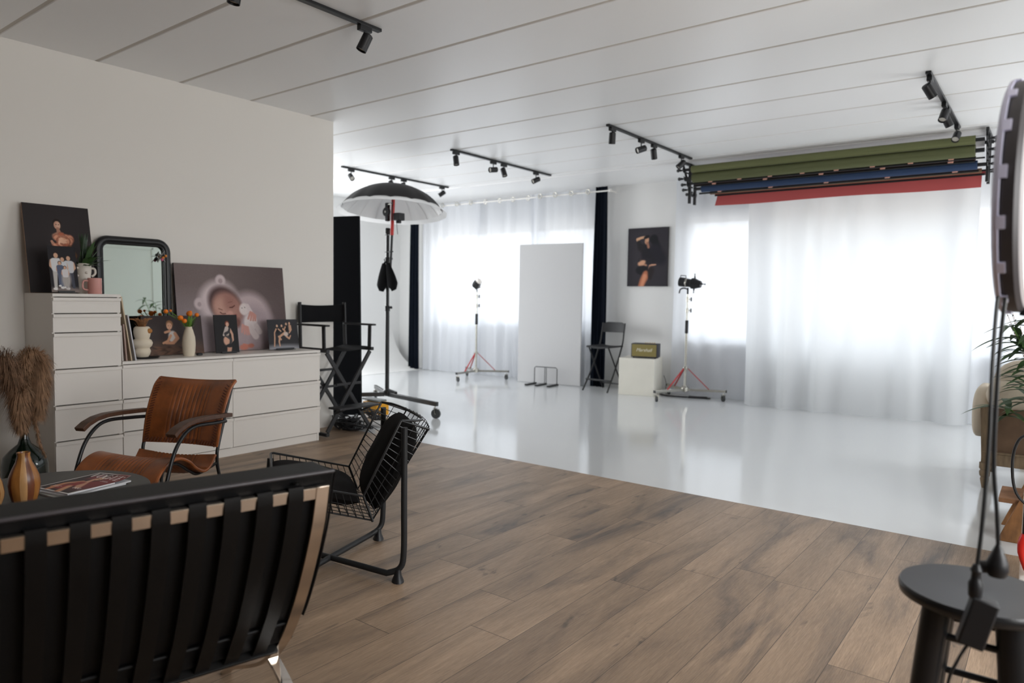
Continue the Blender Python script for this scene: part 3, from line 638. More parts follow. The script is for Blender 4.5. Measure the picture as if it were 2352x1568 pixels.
for k in range(5): p.ell(0.545+0.016*k, 0.655+0.004*k, 0.010, 0.012, (196, 130, 112), soft=0.4)
p.ell(0.545, 0.675, 0.04, 0.024, (190, 124, 108), soft=0.5); p.ell(0.61, 0.665, 0.028, 0.018, (176, 112, 98), soft=0.5)
rs = np.random.RandomState(3); p.c += rs.normal(0, 2.0, p.c.shape[:2])[..., None]
leaning('baby_canvas', 'large canvas of a sleeping baby in a white bonnet on the low drawer unit', p, 2.735, -5.315, 0.78, 6.5, 0.02, mat('canvas_edge', (74, 64, 68), 0.8), 0.7, cat='canvas')
# toddler
p = Pic(0.455, 0.295, 170, (70, 60, 59)); p.ell(0.1, 0.05, 0.3, 0.2, (58, 50, 50), soft=1.5, al=0.7); p.ell(0.22, 0.30, 0.30, 0.09, (104, 78, 64), soft=1.0, al=0.9)
for k in range(40): p.ell(rn.uniform(0, .45), rn.uniform(.235, .295), rn.uniform(.01, .035), .006, rn.choice([(120, 86, 66), (84, 62, 52), (60, 46, 42)]), ang=rn.uniform(-30, 30), soft=1.0, al=0.7)
p.ell(0.22, 0.16, 0.034, 0.046, (196, 190, 186), soft=0.3); p.stroke([(0.238, 0.135, 0.012), (0.255, 0.17, 0.014), (0.22, 0.205, 0.012), (0.165, 0.205, 0.009)], (190, 140, 112), soft=0.35)
p.stroke([(0.205, 0.15, 0.010), (0.18, 0.19, 0.009), (0.145, 0.205, 0.008)], (200, 150, 120), soft=0.35); p.stroke([(0.165, 0.125, 0.009), (0.20, 0.115, 0.009)], (196, 148, 120), soft=0.35)
p.ell(0.203, 0.062, 0.026, 0.028, (150, 110, 80), soft=0.3); p.ell(0.200, 0.078, 0.021, 0.027, (210, 162, 134), soft=0.25); p.ell(0.194, 0.076, 0.003, 0.003, (60, 40, 36)); p.ell(0.208, 0.076, 0.003, 0.003, (60, 40, 36)); p.stroke([(0.196, 0.092, 0.002), (0.205, 0.092, 0.002)], (160, 90, 80))
leaning('toddler_photo', 'landscape brown photo of a seated toddler behind the two cream vases', p, 2.44, -5.245, 0.78, 10, 0.006, E_dark, cat='photo')
# pregnant person
p = Pic(0.196, 0.30, 130, (34, 32, 34))
p.ell(0.108, 0.070, 0.018, 0.022, (120, 60, 44), soft=0.3); p.ell(0.110, 0.076, 0.013, 0.018, (208, 162, 140), soft=0.3)
p.stroke([(0.106, 0.098, 0.008), (0.108, 0.12, 0.02), (0.10, 0.155, 0.018)], (200, 182, 170), soft=0.3); p.stroke([(0.128, 0.115, 0.010), (0.146, 0.155, 0.009), (0.148, 0.20, 0.008), (0.115, 0.235, 0.008)], (200, 158, 136), soft=0.3)
p.stroke([(0.098, 0.118, 0.010), (0.074, 0.16, 0.009), (0.096, 0.10, 0.008)], (190, 176, 170), soft=0.3); p.stroke([(0.088, 0.15, 0.012), (0.118, 0.135, 0.010), (0.125, 0.11, 0.008)], (60, 58, 62), soft=0.5)
p.ell(0.105, 0.205, 0.036, 0.040, (52, 50, 54), soft=0.3); p.ell(0.094, 0.205, 0.026, 0.036, (206, 160, 138), soft=0.4); p.stroke([(0.085, 0.165, 0.006), (0.135, 0.20, 0.006)], (70, 68, 72), soft=0.4)
p.stroke([(0.115, 0.262, 0.020), (0.108, 0.30, 0.017)], (196, 148, 126), soft=0.4); p.ell(0.118, 0.245, 0.03, 0.014, (38, 36, 38), soft=0.4)
leaning('maternity_photo', 'narrow black upright photo of a pregnant person, in front of the baby canvas', p, 2.949, -5.165, 0.78, 8, 0.008, E_dark, cat='photo', stand=True)
# dancers
p = Pic(0.292, 0.252, 150, (48, 47, 50)); p.ell(0.146, 0.25, 0.22, 0.035, (150, 150, 156), soft=0.9, al=0.9)
def limb(*a): p.stroke(list(a), (200, 156, 128), soft=0.4)
for (x, y) in ((0.09, 0.055), (0.135, 0.055), (0.18, 0.04), (0.212, 0.035)):
    p.ell(x, y, 0.009, 0.012, (206, 166, 140), soft=0.3); p.stroke([(x, y+0.02, 0.010), (x+0.003, y+0.055, 0.012)], (30, 28, 30) if x < 0.2 else (190, 150, 126), soft=0.4)
limb((0.08, 0.08, .006), (0.062, 0.11, .005), (0.06, 0.16, .006), (0.052, 0.225, .005)); limb((0.10, 0.08, .005), (0.125, 0.10, .005)); limb((0.145, 0.08, .006), (0.165, 0.10, .006), (0.15, 0.13, .006)); limb((0.17, 0.065, .006), (0.155, 0.09, .005)); limb((0.222, 0.055, .006), (0.226, 0.09, .006), (0.205, 0.115, .006))
limb((0.15, 0.12, .010), (0.11, 0.145, .009), (0.10, 0.19, .007), (0.105, 0.225, .005)); limb((0.10, 0.145, .008), (0.12, 0.17, .007)); limb((0.16, 0.115, .010), (0.175, 0.145, .009), (0.20, 0.165, .007), (0.215, 0.14, .005)); p.ell(0.172, 0.125, 0.022, 0.018, (206, 190, 180), soft=0.5)
leaning('dance_photo', 'dark photo of a group of dancers at the right end of the low drawer unit', p, 3.423, -5.175, 0.784, 8, 0.004, E_dark, cat='photo', stand=True)
# portrait on the far wall
p = Pic(0.605, 0.80, 170, (46, 44, 50)); p.ell(0.3, 0.4, 0.4, 0.5, (56, 52, 58), soft=1.5, al=0.8)
K = (26, 25, 30)
p.ell(0.39, 0.16, 0.06, 0.055, K, soft=0.5); p.stroke([(0.40, 0.15, 0.05), (0.44, 0.28, 0.06), (0.45, 0.36, 0.05)], K, soft=0.7); p.stroke([(0.27, 0.29, 0.075), (0.30, 0.36, 0.09), (0.38, 0.40, 0.09)], (32, 30, 36), soft=0.5); p.stroke([(0.42, 0.30, 0.08), (0.50, 0.42, 0.09)], (34, 32, 40), soft=0.8)
p.stroke([(0.27, 0.125, 0.016), (0.20, 0.135, 0.017), (0.145, 0.155, 0.020), (0.165, 0.20, 0.020)], (204, 160, 128), soft=0.35); p.stroke([(0.165, 0.20, 0.03), (0.20, 0.27, 0.05)], (36, 33, 36), soft=0.6)
p.ell(0.288, 0.175, 0.030, 0.050, (198, 150, 120), ang=12, soft=0.4); p.stroke([(0.30, 0.21, 0.018), (0.315, 0.265, 0.018)], (150, 106, 86), soft=0.6); p.ell(0.285, 0.125, 0.045, 0.022, (28, 25, 28), ang=-20, soft=0.5); p.stroke([(0.27, 0.18, .003), (0.275, 0.18, .003)], (60, 40, 36)); p.stroke([(0.278, 0.205, .004), (0.288, 0.204, .003)], (140, 70, 62))
p.ell(0.218, 0.485, 0.060, 0.038, (202, 150, 120), ang=-12, soft=0.4); p.stroke([(0.20, 0.44, 0.02), (0.28, 0.51, 0.02)], (190, 138, 110), soft=0.6); p.stroke([(0.19, 0.44, .03), (0.33, 0.46, .05)], (36, 34, 40), soft=0.6, al=.8)
p.ell(0.225, 0.475, 0.055, 0.030, (206, 156, 126), ang=-20, soft=0.5); p.ell(0.235, 0.58, 0.105, 0.065, K, soft=0.3)
p.stroke([(0.34, 0.52, 0.012), (0.37, 0.51, 0.013), (0.43, 0.505, 0.008)], (200, 150, 124), soft=0.4); p.stroke([(0.335, 0.53, 0.010), (0.325, 0.56, 0.008)], (190, 140, 116), soft=0.4)
p.stroke([(0.29, 0.64, 0.055), (0.245, 0.72, 0.050), (0.21, 0.81, 0.042)], (176, 108, 80), soft=0.5); p.stroke([(0.27, 0.66, 0.03), (0.225, 0.80, 0.022)], (206, 140, 108), soft=0.9); p.stroke([(0.36, 0.58, 0.05), (0.35, 0.68, 0.03)], (40, 34, 36), soft=0.8)
t = thing('wall_picture', 'dark portrait of a person with a raised arm, hanging on the far wall', 'wall picture', (-4.80, YF-0.028, 1.443))
p.build('print', t, 0.027, mat('panel_edge', (52, 48, 46), 0.6), 0.4)

# ------------------------------------------------------------------ things on the tall unit
def leaf(mb, base, tip, w, droop=0.0, fold=0.25, n=8, th=0.0):
    b = Vector(base); t = Vector(tip); d = t-b; side = d.cross(Vector((0, 0, 1)))
    side = side.normalized() if side.length > 1e-6 else Vector((1, 0, 0)); up = side.cross(d).normalized()
    vs = []
    for i in range(n+1):
        s = i/n; c = b+d*s+Vector((0, 0, -droop*s*s)); ww = w*(math.sin(math.pi*min(1, s**0.8*0.97+0.03)))**0.8
        vs += [c+side*ww+up*ww*fold, c, c-side*ww+up*ww*fold]
    fs = []
    for i in range(n):
        fs += [(3*i, 3*i+1, 3*i+4, 3*i+3), (3*i+1, 3*i+2, 3*i+5, 3*i+4)]
    mb.add(vs, fs)
t = thing('face_vase', 'white ceramic vase with ear-like handles holding a green plant, on the tall drawer unit', 'vase', (-5.13, 2.0, 1.232))
mb = MB().lathe([(0.0, 0), (0.036, 0), (0.043, 0.02), (0.045, 0.06), (0.040, 0.095), (0.038, 0.11), (0.043, 0.15), (0.042, 0.2), (0.036, 0.2), (0.034, 0.12), (0.0, 0.03)], seg=32)
mb.build('body', M_creamw, t)
for s in (-1, 1):
    MB().tube(spline([(0.012, s*0.038, 0.17), (0.018, s*0.058, 0.165), (0.02, s*0.06, 0.135), (0.015, s*0.042, 0.115)], 5), 0.007, 8).build('handle', M_creamw, t)
MB().ball((0.043, 0.0, 0.14), 0.009).build('nose', M_creamw, t)
mb = MB(); rn = random.Random(12)
for k in range(26):
    a = rn.uniform(0, 6.28); d = rn.uniform(0.07, 0.18); z = 0.2+rn.uniform(0.02, 0.2); 
    leaf(mb, (0.015*math.cos(a), 0.015*math.sin(a), 0.17), (d*math.cos(a)*0.7, d*math.sin(a), z), rn.uniform(0.014, 0.021), droop=d*0.35)
mb.build('foliage', M_leaf, t)
mb = MB()
for k in range(10):
    a = 0.63*k; leaf(mb, (0, 0, 0.18), (0.03*math.cos(a), 0.03*math.sin(a), 0.40), 0.012)
mb.build('shoot', M_leafd, t)
t = thing('mug', 'dusty pink mug at the front corner of the tall drawer unit', 'mug', (-5.01, 2.016, 1.232))
MB().lathe([(0.0, 0.0), (0.038, 0.0), (0.041, 0.004), (0.041, 0.103), (0.038, 0.104), (0.037, 0.01), (0, 0.008)], seg=32).build('body', M_pink, t)
MB().tube(spline([(0.0, -0.038, 0.085), (0.0, -0.068, 0.080), (0.0, -0.07, 0.035), (0.0, -0.038, 0.025)], 6), 0.0055, 8).build('handle', M_pink, t)

# ------------------------------------------------------------------ mirror
t = thing('leaning_mirror', 'black-framed mirror with rounded top corners leaning on the wall', 'mirror', (-5.385, 2.168, 0.78))
wM, hM = 0.545, 0.87
def outline(o):
    r = 0.10+o; return [(-o, 0.0-o*0)]+[( -o+r+r*math.cos(R(a))-0, hM+o-r+r*math.sin(R(a))) for a in range(180, 89, -9)]+[(wM+o-r+r*math.cos(R(a)), hM+o-r+r*math.sin(R(a))) for a in range(90, -1, -9)]+[(wM+o, 0.0)]
lean = R(1.3); Mm = Matrix.Rotation(-lean, 4, 'Y')
mb = MB(); mb.M = Mm
pts = [(0.0, y, z) for y, z in outline(-0.026)]; 
mb.tube(pts+[(0, wM-0.02, 0.027), (0, 0.02, 0.027)], 0.027, 10, closed=True)
mb.build('frame', M_black, t)
mb = MB(); mb.M = Mm; mb.tube([(0.012, y, z) for y, z in outline(-0.050)], 0.011, 8).build('inner_bead', M_black, t)
mb = MB(); mb.M = Mm; poly = outline(-0.03); mb.prism([(y, z) for y, z in poly], -0.006, 0.0, 'x')
mb.build('glass', mat('mirror_glass', (232, 240, 236), 0.01, metal=1.0), t, smooth=False)
t = thing('dried_posy', 'small dried flower posy tucked into the top right corner of the mirror', 'dried flowers', (-5.375, 2.625, 1.52))
mb = MB(); rn = random.Random(2)
for k in range(16): leaf(mb, (0, 0, 0), (0.015+rn.uniform(0, .02), rn.uniform(-.05, .03), rn.uniform(-.05, .05)), 0.008, n=4)
mb.build('leaves', mat('silver_leaf', (150, 150, 144), 0.8), t)
mb = MB(); [mb.ball((0.025, 0.01+0.02*k, -0.01+0.014*(k % 2)), 0.011, 8) for k in range(2)]; mb.build('flower', mat('posy_orange', (206, 130, 60), 0.7), t)
MB().ball((0.028, 0.0, -0.025), 0.012, 8).build('flower', mat('posy_pink', (190, 92, 120), 0.7), t)

# ------------------------------------------------------------------ things on the low unit
for k, (yb, x0, x1, h, m, lab) in enumerate(((2.178, -5.33, -4.995, 0.24, (206, 200, 194), 'short grey-white board, innermost against the side of the tall drawer unit'),
        (2.202, -5.335, -4.99, 0.25, (176, 150, 140), 'short rosy-brown board leaning between two pale boards'),
        (2.232, -5.335, -4.985, 0.44, (196, 178, 152), 'tall beige board leaning against the side of the tall drawer unit'),
        (2.258, -5.33, -4.98, 0.315, (200, 200, 206), 'pale grey board, outermost of the leaning boards beside the bulbous vase'))):
    tag(MB().box((x0, -0.004, 0), (x1, 0.004, h)).build('leaning_board', mat('board_%d' % k, m, 0.7), smooth=False, loc=(0, yb, 0.7815), rot=(R((2, 4, 8, 9)[k]), 0, 0)), lab, 'board', 'boards leaning beside the tall drawer unit')
t = thing('bulbous_vase', 'cream vase of stacked bulges holding dried brown stems, on a black dish', 'vase', (-5.12, 2.365, 0.792))
mb = MB()
pr = [(0, 0), (0.038, 0), (0.05, 0.02), (0.055, 0.04), (0.05, 0.055), (0.046, 0.062), (0.062, 0.078), (0.068, 0.098), (0.06, 0.118), (0.045, 0.128), (0.052, 0.15), (0.056, 0.18), (0.052, 0.205), (0.042, 0.215), (0.038, 0.21), (0.045, 0.19), (0.0, 0.12)]
mb.lathe(pr, seg=32); mb.build('body', M_cream, t)
MB().ball((0.047, 0.03, 0.185), (0.012, 0.02, 0.018), 12).build('ochre_spot', mat('ochre_glaze', (170, 112, 48), 0.5), t)
mb = MB(); rn = random.Random(9)
for k in range(24):
    a = rn.uniform(0, 6.28); d = rn.uniform(0.02, 0.10); leaf(mb, (0.01*math.cos(a), 0.01*math.sin(a), 0.18), (d*math.cos(a)*.7, d*math.sin(a), 0.22+rn.uniform(0.02, 0.08)), 0.008, n=5)
for k in range(9):
    a = rn.uniform(0, 6.28); d = rn.uniform(0.04, 0.09); mb.tube(spline([(0, 0, 0.15), (d*0.4*math.cos(a), d*0.4*math.sin(a), 0.25), (d*math.cos(a)*.7, d*math.sin(a), 0.27)], 4), [0.002]*4+[0.004]*4+[0.002], 5)
mb.build('dried_stems', M_dry, t)
tag(MB().lathe([(0, 0), (0.06, 0), (0.075, 0.009), (0.07, 0.011), (0.05, 0.004), (0, 0.004)], seg=32, sc=(1, 1.25)).build('black_dish', M_plast, loc=(-5.12, 2.39, 0.7805)), 'flat black dish under the bulbous vase', 'dish')
t = thing('slim_vase', 'slim cream vase of orange tulips on the low drawer unit', 'vase', (-5.12, 2.705, 0.7805))
MB().lathe([(0, 0), (0.038, 0), (0.043, 0.03), (0.047, 0.09), (0.043, 0.14), (0.03, 0.19), (0.022, 0.21), (0.024, 0.218), (0.019, 0.218), (0.018, 0.2), (0, 0.15)], seg=32).build('body', M_cream, t)
heads = [(0.03, -0.078, 0.285, 0.02), (0.03, -0.048, 0.262, 0.018), (0.02, -0.005, 0.315, 0.022), (0.0, 0.014, 0.325, 0.013), (0.01, 0.058, 0.305, 0.016), (-0.07, -0.235+0.1, 0.33, 0.017), (-0.07, -0.1, 0.335, 0.010)]
mb = MB()
for x, y, z, r in heads: mb.tube(spline([(0, 0, 0.17), (x*0.3, y*0.3, 0.25), (x, y, z-r*.5)], 5), 0.003, 6)
rn = random.Random(5)
for k in range(16):
    a = rn.uniform(0, 6.28); d = rn.uniform(0.03, 0.07); leaf(mb, (0.008*math.cos(a), 0.008*math.sin(a), 0.19), (d*math.cos(a)*.8, d*math.sin(a), 0.22+rn.uniform(0.02, 0.10)), 0.007, n=6)
mb.build('stems', M_stemg, t)
for x, y, z, r in heads:
    mb = MB(); mb.ball((x, y, z), (r, r, r*0.95), 12)
    for k in range(6): a = 1.05*k; leaf(mb, (x, y, z-r*.8), (x+r*0.9*math.cos(a), y+r*0.9*math.sin(a), z+r*0.9), r*0.5, n=5)
    mb.build('tulip', M_orange, t)
tag(MB().box((-0.018, -0.018, 0), (0.018, 0.018, 0.02)).build('small_black_box', M_plast, loc=(-5.10, 2.775, 0.7805), bevel=0.005), 'tiny black box right of the slim tulip vase', 'box')

# ------------------------------------------------------------------ demijohn with pampas grass
t = thing('demijohn', 'dark green glass demijohn with pampas grass beside the tall drawer unit', 'bottle', (-4.9, 1.56, 0))
MB().lathe([(0, 0.0), (0.10, 0), (0.118, 0.02), (0.121, 0.1), (0.121, 0.20), (0.11, 0.25), (0.075, 0.29), (0.035, 0.325), (0.024, 0.36), (0.022, 0.42), (0.028, 0.425), (0.028, 0.44), (0.018, 0.44), (0.015, 0.36), (0, 0.3)], seg=40).build('body', mat('dark_green_glass', (12, 26, 18), 0.08, spec=0.7), t)
M_pamp = mat('pampas', (158, 124, 96), 0.9, var=0.4, vscale=25); M_pamp2 = mat('pampas_dark', (126, 96, 74), 0.9, var=0.4, vscale=25)
def plume(path, rad, n, seed, m):
    rn = random.Random(seed); P = spline(path, 10); L = len(P); mb = MB()
    mb.tube(P, 0.003, 5)
    for k in range(n):
        i = rn.randint(0, L-2); s = i/(L-1); c = P[i]+(P[i+1]-P[i])*rn.random(); T = (P[min(i+1, L-1)]-P[max(i-1, 0)]).normalized()
        w = rad*(0.35+0.65*math.sin(math.pi*min(1, 0.12+s*0.85))); a = rn.uniform(0, 6.28)
        N = T.orthogonal().normalized(); B = T.cross(N); d = (N*math.cos(a)+B*math.sin(a)); ln = w*rn.uniform(0.7, 1.5)
        q = c+d*ln*0.5+T*ln*0.5; e = c+d*ln*0.85+T*ln*0.7+Vector((0, 0, -ln*rn.uniform(0.2, 1.0)))
        sd = d.cross(T)*0.0011; vs = [c+sd, c-sd, q+sd*1.3, q-sd*1.3, e]
        mb.add(vs, [(0, 1, 3, 2), (2, 3, 4)])
    mb.build('plume', m, t, smooth=False)
plume([(0, 0, 0.42), (-0.01, -0.03, 0.62), (0.0, -0.10, 0.80), (0.02, -0.19, 0.78), (0.03, -0.24, 0.60), (0.03, -0.22, 0.47)], 0.115, 9000, 1, M_pamp2)
plume([(0, 0, 0.42), (-0.01, 0.0, 0.62), (-0.03, 0.03, 0.80), (-0.02, 0.07, 0.83), (0.01, 0.085, 0.68), (0.02, 0.07, 0.50)], 0.085, 8000, 2, M_pamp)
plume([(0, 0, 0.42), (0.02, 0.01, 0.60), (0.05, -0.03, 0.64), (0.06, -0.04, 0.50), (0.06, -0.035, 0.44)], 0.06, 3600, 3, M_pamp)
plume([(0, 0, 0.42), (0.03, 0.03, 0.50), (0.05, 0.045, 0.44), (0.09, 0.05, 0.33), (0.12, 0.07, 0.25)], 0.018, 900, 4, M_pamp)
# ------------------------------------------------------------------ far room furniture
def caster(mb_w, mb_f, x, y, ang, r=0.035, z=None):
    """wheel and fork of a swivel caster standing on the floor at x, y"""
    K = Matrix.Translation((x, y, 0)) @ Matrix.Rotation(ang, 4, 'Z')
    mb_w.M = K; mb_w.tube([(0, -0.012, r), (0, 0.012, r)], r, 20)
    mb_f.M = K; mb_f.beam((0.0, -0.018, r), (-0.01, -0.018, r*2.15), 0.004, 0.02, (0, 1, 0)).beam((0.0, 0.018, r), (-0.01, 0.018, r*2.15), 0.004, 0.02, (0, 1, 0))
    mb_f.box((-0.026, -0.021, r*2.1), (0.012, 0.021, r*2.1+0.006)); mb_f.cyl((-0.01, 0, r*2.1), (-0.01, 0, r*2.1+0.025), 0.006, 8); mb_f.box((0.012, -0.01, r*1.9), (0.04, 0.01, r*1.9+0.006)); mb_f.cyl((0, -0.02, r), (0, 0.02, r), 0.006, 8)
def light_stand(label, x, y, dirs, top, L=0.5):
    t = thing('light_stand', label, 'light stand', (x, y, 0), group='steel wheeled light stands'); zb = 0.125
    for k, d in enumerate(dirs):
        a = R(d); ex, ey = math.cos(a), math.sin(a)
        lg = MB().beam((0.03*ex, 0.03*ey, zb), (L*ex, L*ey, zb), 0.03, 0.03); lg = lg.build('leg', M_steel, t, bevel=0.002)
        MB().beam((L*ex, L*ey, zb), ((L+0.012)*ex, (L+0.012)*ey, zb), 0.032, 0.032).build('end_cap', M_plast, lg)
        w = MB(); fk = MB(); caster(w, fk, (L-0.03)*ex, (L-0.03)*ey, a+1.1+k, 0.036)
        w.build('wheel', M_rub, t); fk.build('caster_fork', M_steel, t)
        MB().beam((0.025*ex, 0.025*ey, 0.40), (0.30*ex, 0.30*ey, zb+0.01), 0.016, 0.010).build('brace', M_redb, t)
    mb = MB(); mb.cyl((0, 0, zb-0.03), (0, 0, 1.0), 0.0165, 16).cyl((0, 0, 0.9), (0, 0, top-0.06), 0.0115, 12); mb.build('pole', M_steel, t)
    mb = MB(); mb.lathe([(0.03, 0), (0.05, 0.01), (0.05, 0.05), (0.028, 0.075), (0.018, 0.075)], (0, 0, 0.10), 16); mb.lathe([(0.017, 0), (0.034, 0.005), (0.034, 0.03), (0.017, 0.035)], (0, 0, 0.385), 16)
    mb.box((-0.03, -0.035, 0.12), (0.03, -0.02, 0.17)).build('hub', M_steel, t)
    MB().lathe([(0.017, 0), (0.021, 0.004), (0.021, 0.16), (0.017, 0.165)], (0, 0, 0.84), 20).build('grip', M_plast, t)
    for z, s in ((1.10, 1), (1.24, -1)):
        mb = MB(); mb.lathe([(0.012, 0), (0.02, 0.003), (0.02, 0.05), (0.012, 0.055)], (0, 0, z), 16); mb.cyl((0.015, 0, z+0.03), (0.05, 0, z+0.03), 0.006, 8)
        c = mb.build('clamp', M_steel, t)
        MB().beam((0.05, 0, z+0.055), (0.05, 0, z+0.005), 0.012, 0.018).build('clamp_knob', M_plast, c)
    return t
# small lamp stand near the left window
s1 = light_stand('steel wheeled stand with red braces in front of the left window', -7.06, 8.28, (-84, 36, 148), 1.40)
t = thing('monolight', 'small dark lamp head with a frosted dome on the stand by the left window', 'studio lamp', (-7.06, 8.28, 1.345))
mb = MB(); q = Vector((0.62, 0.1, 0.62)).to_track_quat('Z', 'Y').to_matrix().to_4x4(); mb.M = Matrix.Translation((0, 0, 0.12)) @ q
mb.lathe([(0, -0.075), (0.045, -0.07), (0.06, -0.02), (0.06, 0.03), (0.05, 0.035)], seg=6); mb.build('housing', M_plast, t, ang=20)
mb = MB(); mb.M = Matrix.Translation((0, 0, 0.12)) @ q; mb.lathe([(0.048, 0.03), (0.054, 0.05), (0.045, 0.075), (0.0, 0.095)], seg=20); mb.build('dome', mat('frosted_dome', (232, 226, 220), 0.5), t)
MB().cyl((0, 0, -0.01), (0, 0, 0.07), 0.009, 10).beam((-0.03, 0.0, 0.04), (0.065, 0.0, 0.07), 0.02, 0.02).build('yoke', M_plast, t)
# spot lamp stand in front of the right window
s2 = light_stand('steel wheeled stand with red braces beside the white cube', -3.70, 8.43, (-112, 22, 140), 1.40)
t = thing('zoom_spot', 'black studio spotlight with handle and knobs on the stand beside the white cube', 'studio lamp', (-3.70, 8.43, 1.345))
ax = Vector((0.93, 0.05, -0.12)).to_track_quat('Z', 'Y').to_matrix().to_4x4(); K = Matrix.Translation((0.02, 0, 0.13)) @ ax
mb = MB(); mb.M = K; mb.lathe([(0, -0.13), (0.058, -0.13), (0.058, -0.06), (0.052, -0.055), (0.052, 0.02)], seg=24); mb.build('housing', M_plast, t)
mb = MB(); mb.M = K; mb.lathe([(0.053, -0.05), (0.057, -0.045), (0.057, -0.035), (0.053, -0.03)], seg=24).build('ring', M_steel, t)
mb = MB(); mb.M = K; mb.lathe([(0.05, 0.02), (0.068, 0.03), (0.068, 0.07), (0.05, 0.12), (0.042, 0.15), (0, 0.15)], seg=24).build('lens_hood', M_plast, t)
MB().tube([(-0.105, 0, 0.19), (-0.10, 0, 0.225), (-0.03, 0, 0.222), (-0.03, 0, 0.185)], 0.006, 8).build('handle', M_black, t)
for (a, b) in (((0.09, 0, 0.19), (0.088, 0, 0.235)), ((0.165, 0, 0.12), (0.215, 0, 0.115)), ((0.08, 0, 0.06), (0.078, 0, 0.015))):
    MB().tube([a, b, tuple(Vector(b)+(Vector(b)-Vector(a)).normalized()*0.012)], [0.012, 0.005, 0.014], 10).build('knob', M_plast, t)
MB().tube(spline([(-0.115, 0.0, 0.0), (-0.10, 0, 0.05), (-0.05, 0, 0.065), (0.0, 0, 0.05)], 5), 0.009, 8).cyl((0, 0, -0.01), (0, 0, 0.07), 0.012, 10).build('yoke', M_plast, t)
tag(MB().tube([(x, y, 0.012) for x, y in ((-4.12, 8.60), (-4.0, 8.52), (-3.8, 8.55), (-3.62, 8.62), (-3.45, 8.66))], 0.010, 8).tube([(-3.72, 8.60, 0.014), (-3.5, 8.68, 0.014)], 0.013, 8).build('floor_cable', M_plast), 'black cable lying on the white floor under the spotlight stand', 'cable')

# upright white board
t = thing('reflector_board', 'tall plain white board standing upright in front of the left window', 'board', (-6.395, 8.47, 0.004), math.atan2(0.13, 1.0))
MB().box((0, 0, 0), (1.03, 0.03, 2.045)).build('board', mat('foam_board', (194, 194, 195), 0.7), t, smooth=False, bevel=0.003)
t = thing('board_foot', 'black wire stand holding the foot of the upright white board', 'stand', (-6.06, 8.36, 0), 0.12)
mb = MB(); mb.tube([(0.02, 0.06, 0.02), (0.02, 0.06, 0.235), (0.04, 0.06, 0.255), (0.37, 0.06, 0.255), (0.39, 0.06, 0.235), (0.39, 0.06, 0.02)], 0.006, 8)
mb.tube([(0.19, 0.06, 0.02), (0.19, 0.06, 0.25)], 0.005, 8).tube([(0.215, 0.06, 0.02), (0.215, 0.06, 0.25)], 0.005, 8).build('wire_frame', M_black, t)
for x in (0.0, 0.17, 0.36): MB().box((x, -0.20, 0.001), (x+0.045, 0.085, 0.022)).build('foot', M_black, t, bevel=0.003)

# folding high chair
t = thing('folding_bar_chair', 'black folding high chair beside the white cube under the portrait', 'folding chair', (-4.88, 8.46, 0), R(-4))
w = 0.18
mb = MB()
def fb(u, v): 
    x = -w+2*w*u; z = 0.80+0.14*v; k = max(0, abs(u-0.5)*2-0.6)/0.4
    return (x*(1-0.0*v), 0.17+0.02*v+0.03*(1-(2*u-1)**2), z-(0.04*k*k if v > 0.5 else 0)*(v-0.5)*2)
mb.slab(fb, 16, 8, 0.018); mb.build('backrest', M_blackm, t)
mb = MB(); mb.slab(lambda u, v: ((-w+0.005+(2*w-0.01)*u), -0.21+0.37*v, 0.612-0.012*math.sin(math.pi*u)+0.006*v), 12, 8, 0.022); mb.build('seat', M_blackm, t)
for s in (-1, 1):
    MB().tube(spline([(s*w, 0.19, 0.93), (s*w, 0.165, 0.80), (s*(w+0.004), 0.12, 0.62), (s*(w+0.01), -0.05, 0.30), (s*(w+0.02), -0.24, 0.012)], 5), 0.011, 10).build('leg', M_blackm, t)
    MB().tube([(s*(w-0.02), -0.17, 0.60), (s*(w-0.015), 0.02, 0.30), (s*(w-0.01), 0.2, 0.012)], 0.010, 10).build('leg', M_blackm, t)
MB().cyl((-w-0.02, -0.165, 0.16), (w+0.02, -0.165, 0.16), 0.013, 10).build('footrest', M_blackm, t)
MB().cyl((-w, 0.16, 0.09), (w, 0.16, 0.09), 0.009, 8).build('stretcher', M_blackm, t)

# white cube with speaker
t = thing('white_cube', 'white painted cube pedestal under the portrait', 'pedestal', (-4.565, 8.27, 0), math.atan2(0.10, 0.44))
MB().box((0, 0, 0), (0.47, 0.47, 0.487)).build('box', mat('cube_paint', (226, 223, 212), 0.6, var=0.03, vscale=4), t, smooth=False, bevel=0.003)
t = thing('retro_speaker', 'black amplifier-style speaker with a gold grille on the white cube', 'speaker', (-4.44, 8.36, 0.4885), math.atan2(0.10, 0.44))
MB().box((0, 0, 0.012), (0.35, 0.18, 0.195)).build('cabinet', mat('speaker_vinyl', (52, 52, 60), 0.6, bump=0.3, bscale=400), t, bevel=0.008)
MB().box((0.013, -0.003, 0.025), (0.337, 0.004, 0.183)).build('grille', mat('gold_grille', (134, 122, 74), 0.8, bump=0.5, bscale=700), t, bevel=0.002)
letters('Marshall', 0.062, mat('logo_cream', (226, 220, 200), 0.5), t, (0.172, -0.0045, 0.108), (R(90), 0, 0), 0.001, 0.35, 'logo')
for k in range(5): MB().cyl((0.17+0.03*k, 0.09, 0.195), (0.17+0.03*k, 0.09, 0.206), 0.008, 12).build('knob', mat('brass', (170, 140, 80), 0.3, metal=1), t)
for x in (0.03, 0.32):
    for y in (0.03, 0.15): MB().cyl((x, y, 0), (x, y, 0.013), 0.010, 10).build('foot', M_plast, t)
tag(MB().tube(spline([(-4.13, 8.72, 0.25), (-4.11, 8.75, 0.15), (-4.10, 8.72, 0.04), (-4.04, 8.62, 0.01)], 5), 0.004, 6).build('speaker_cable', M_plast), 'thin black cable hanging behind the white cube', 'cable')

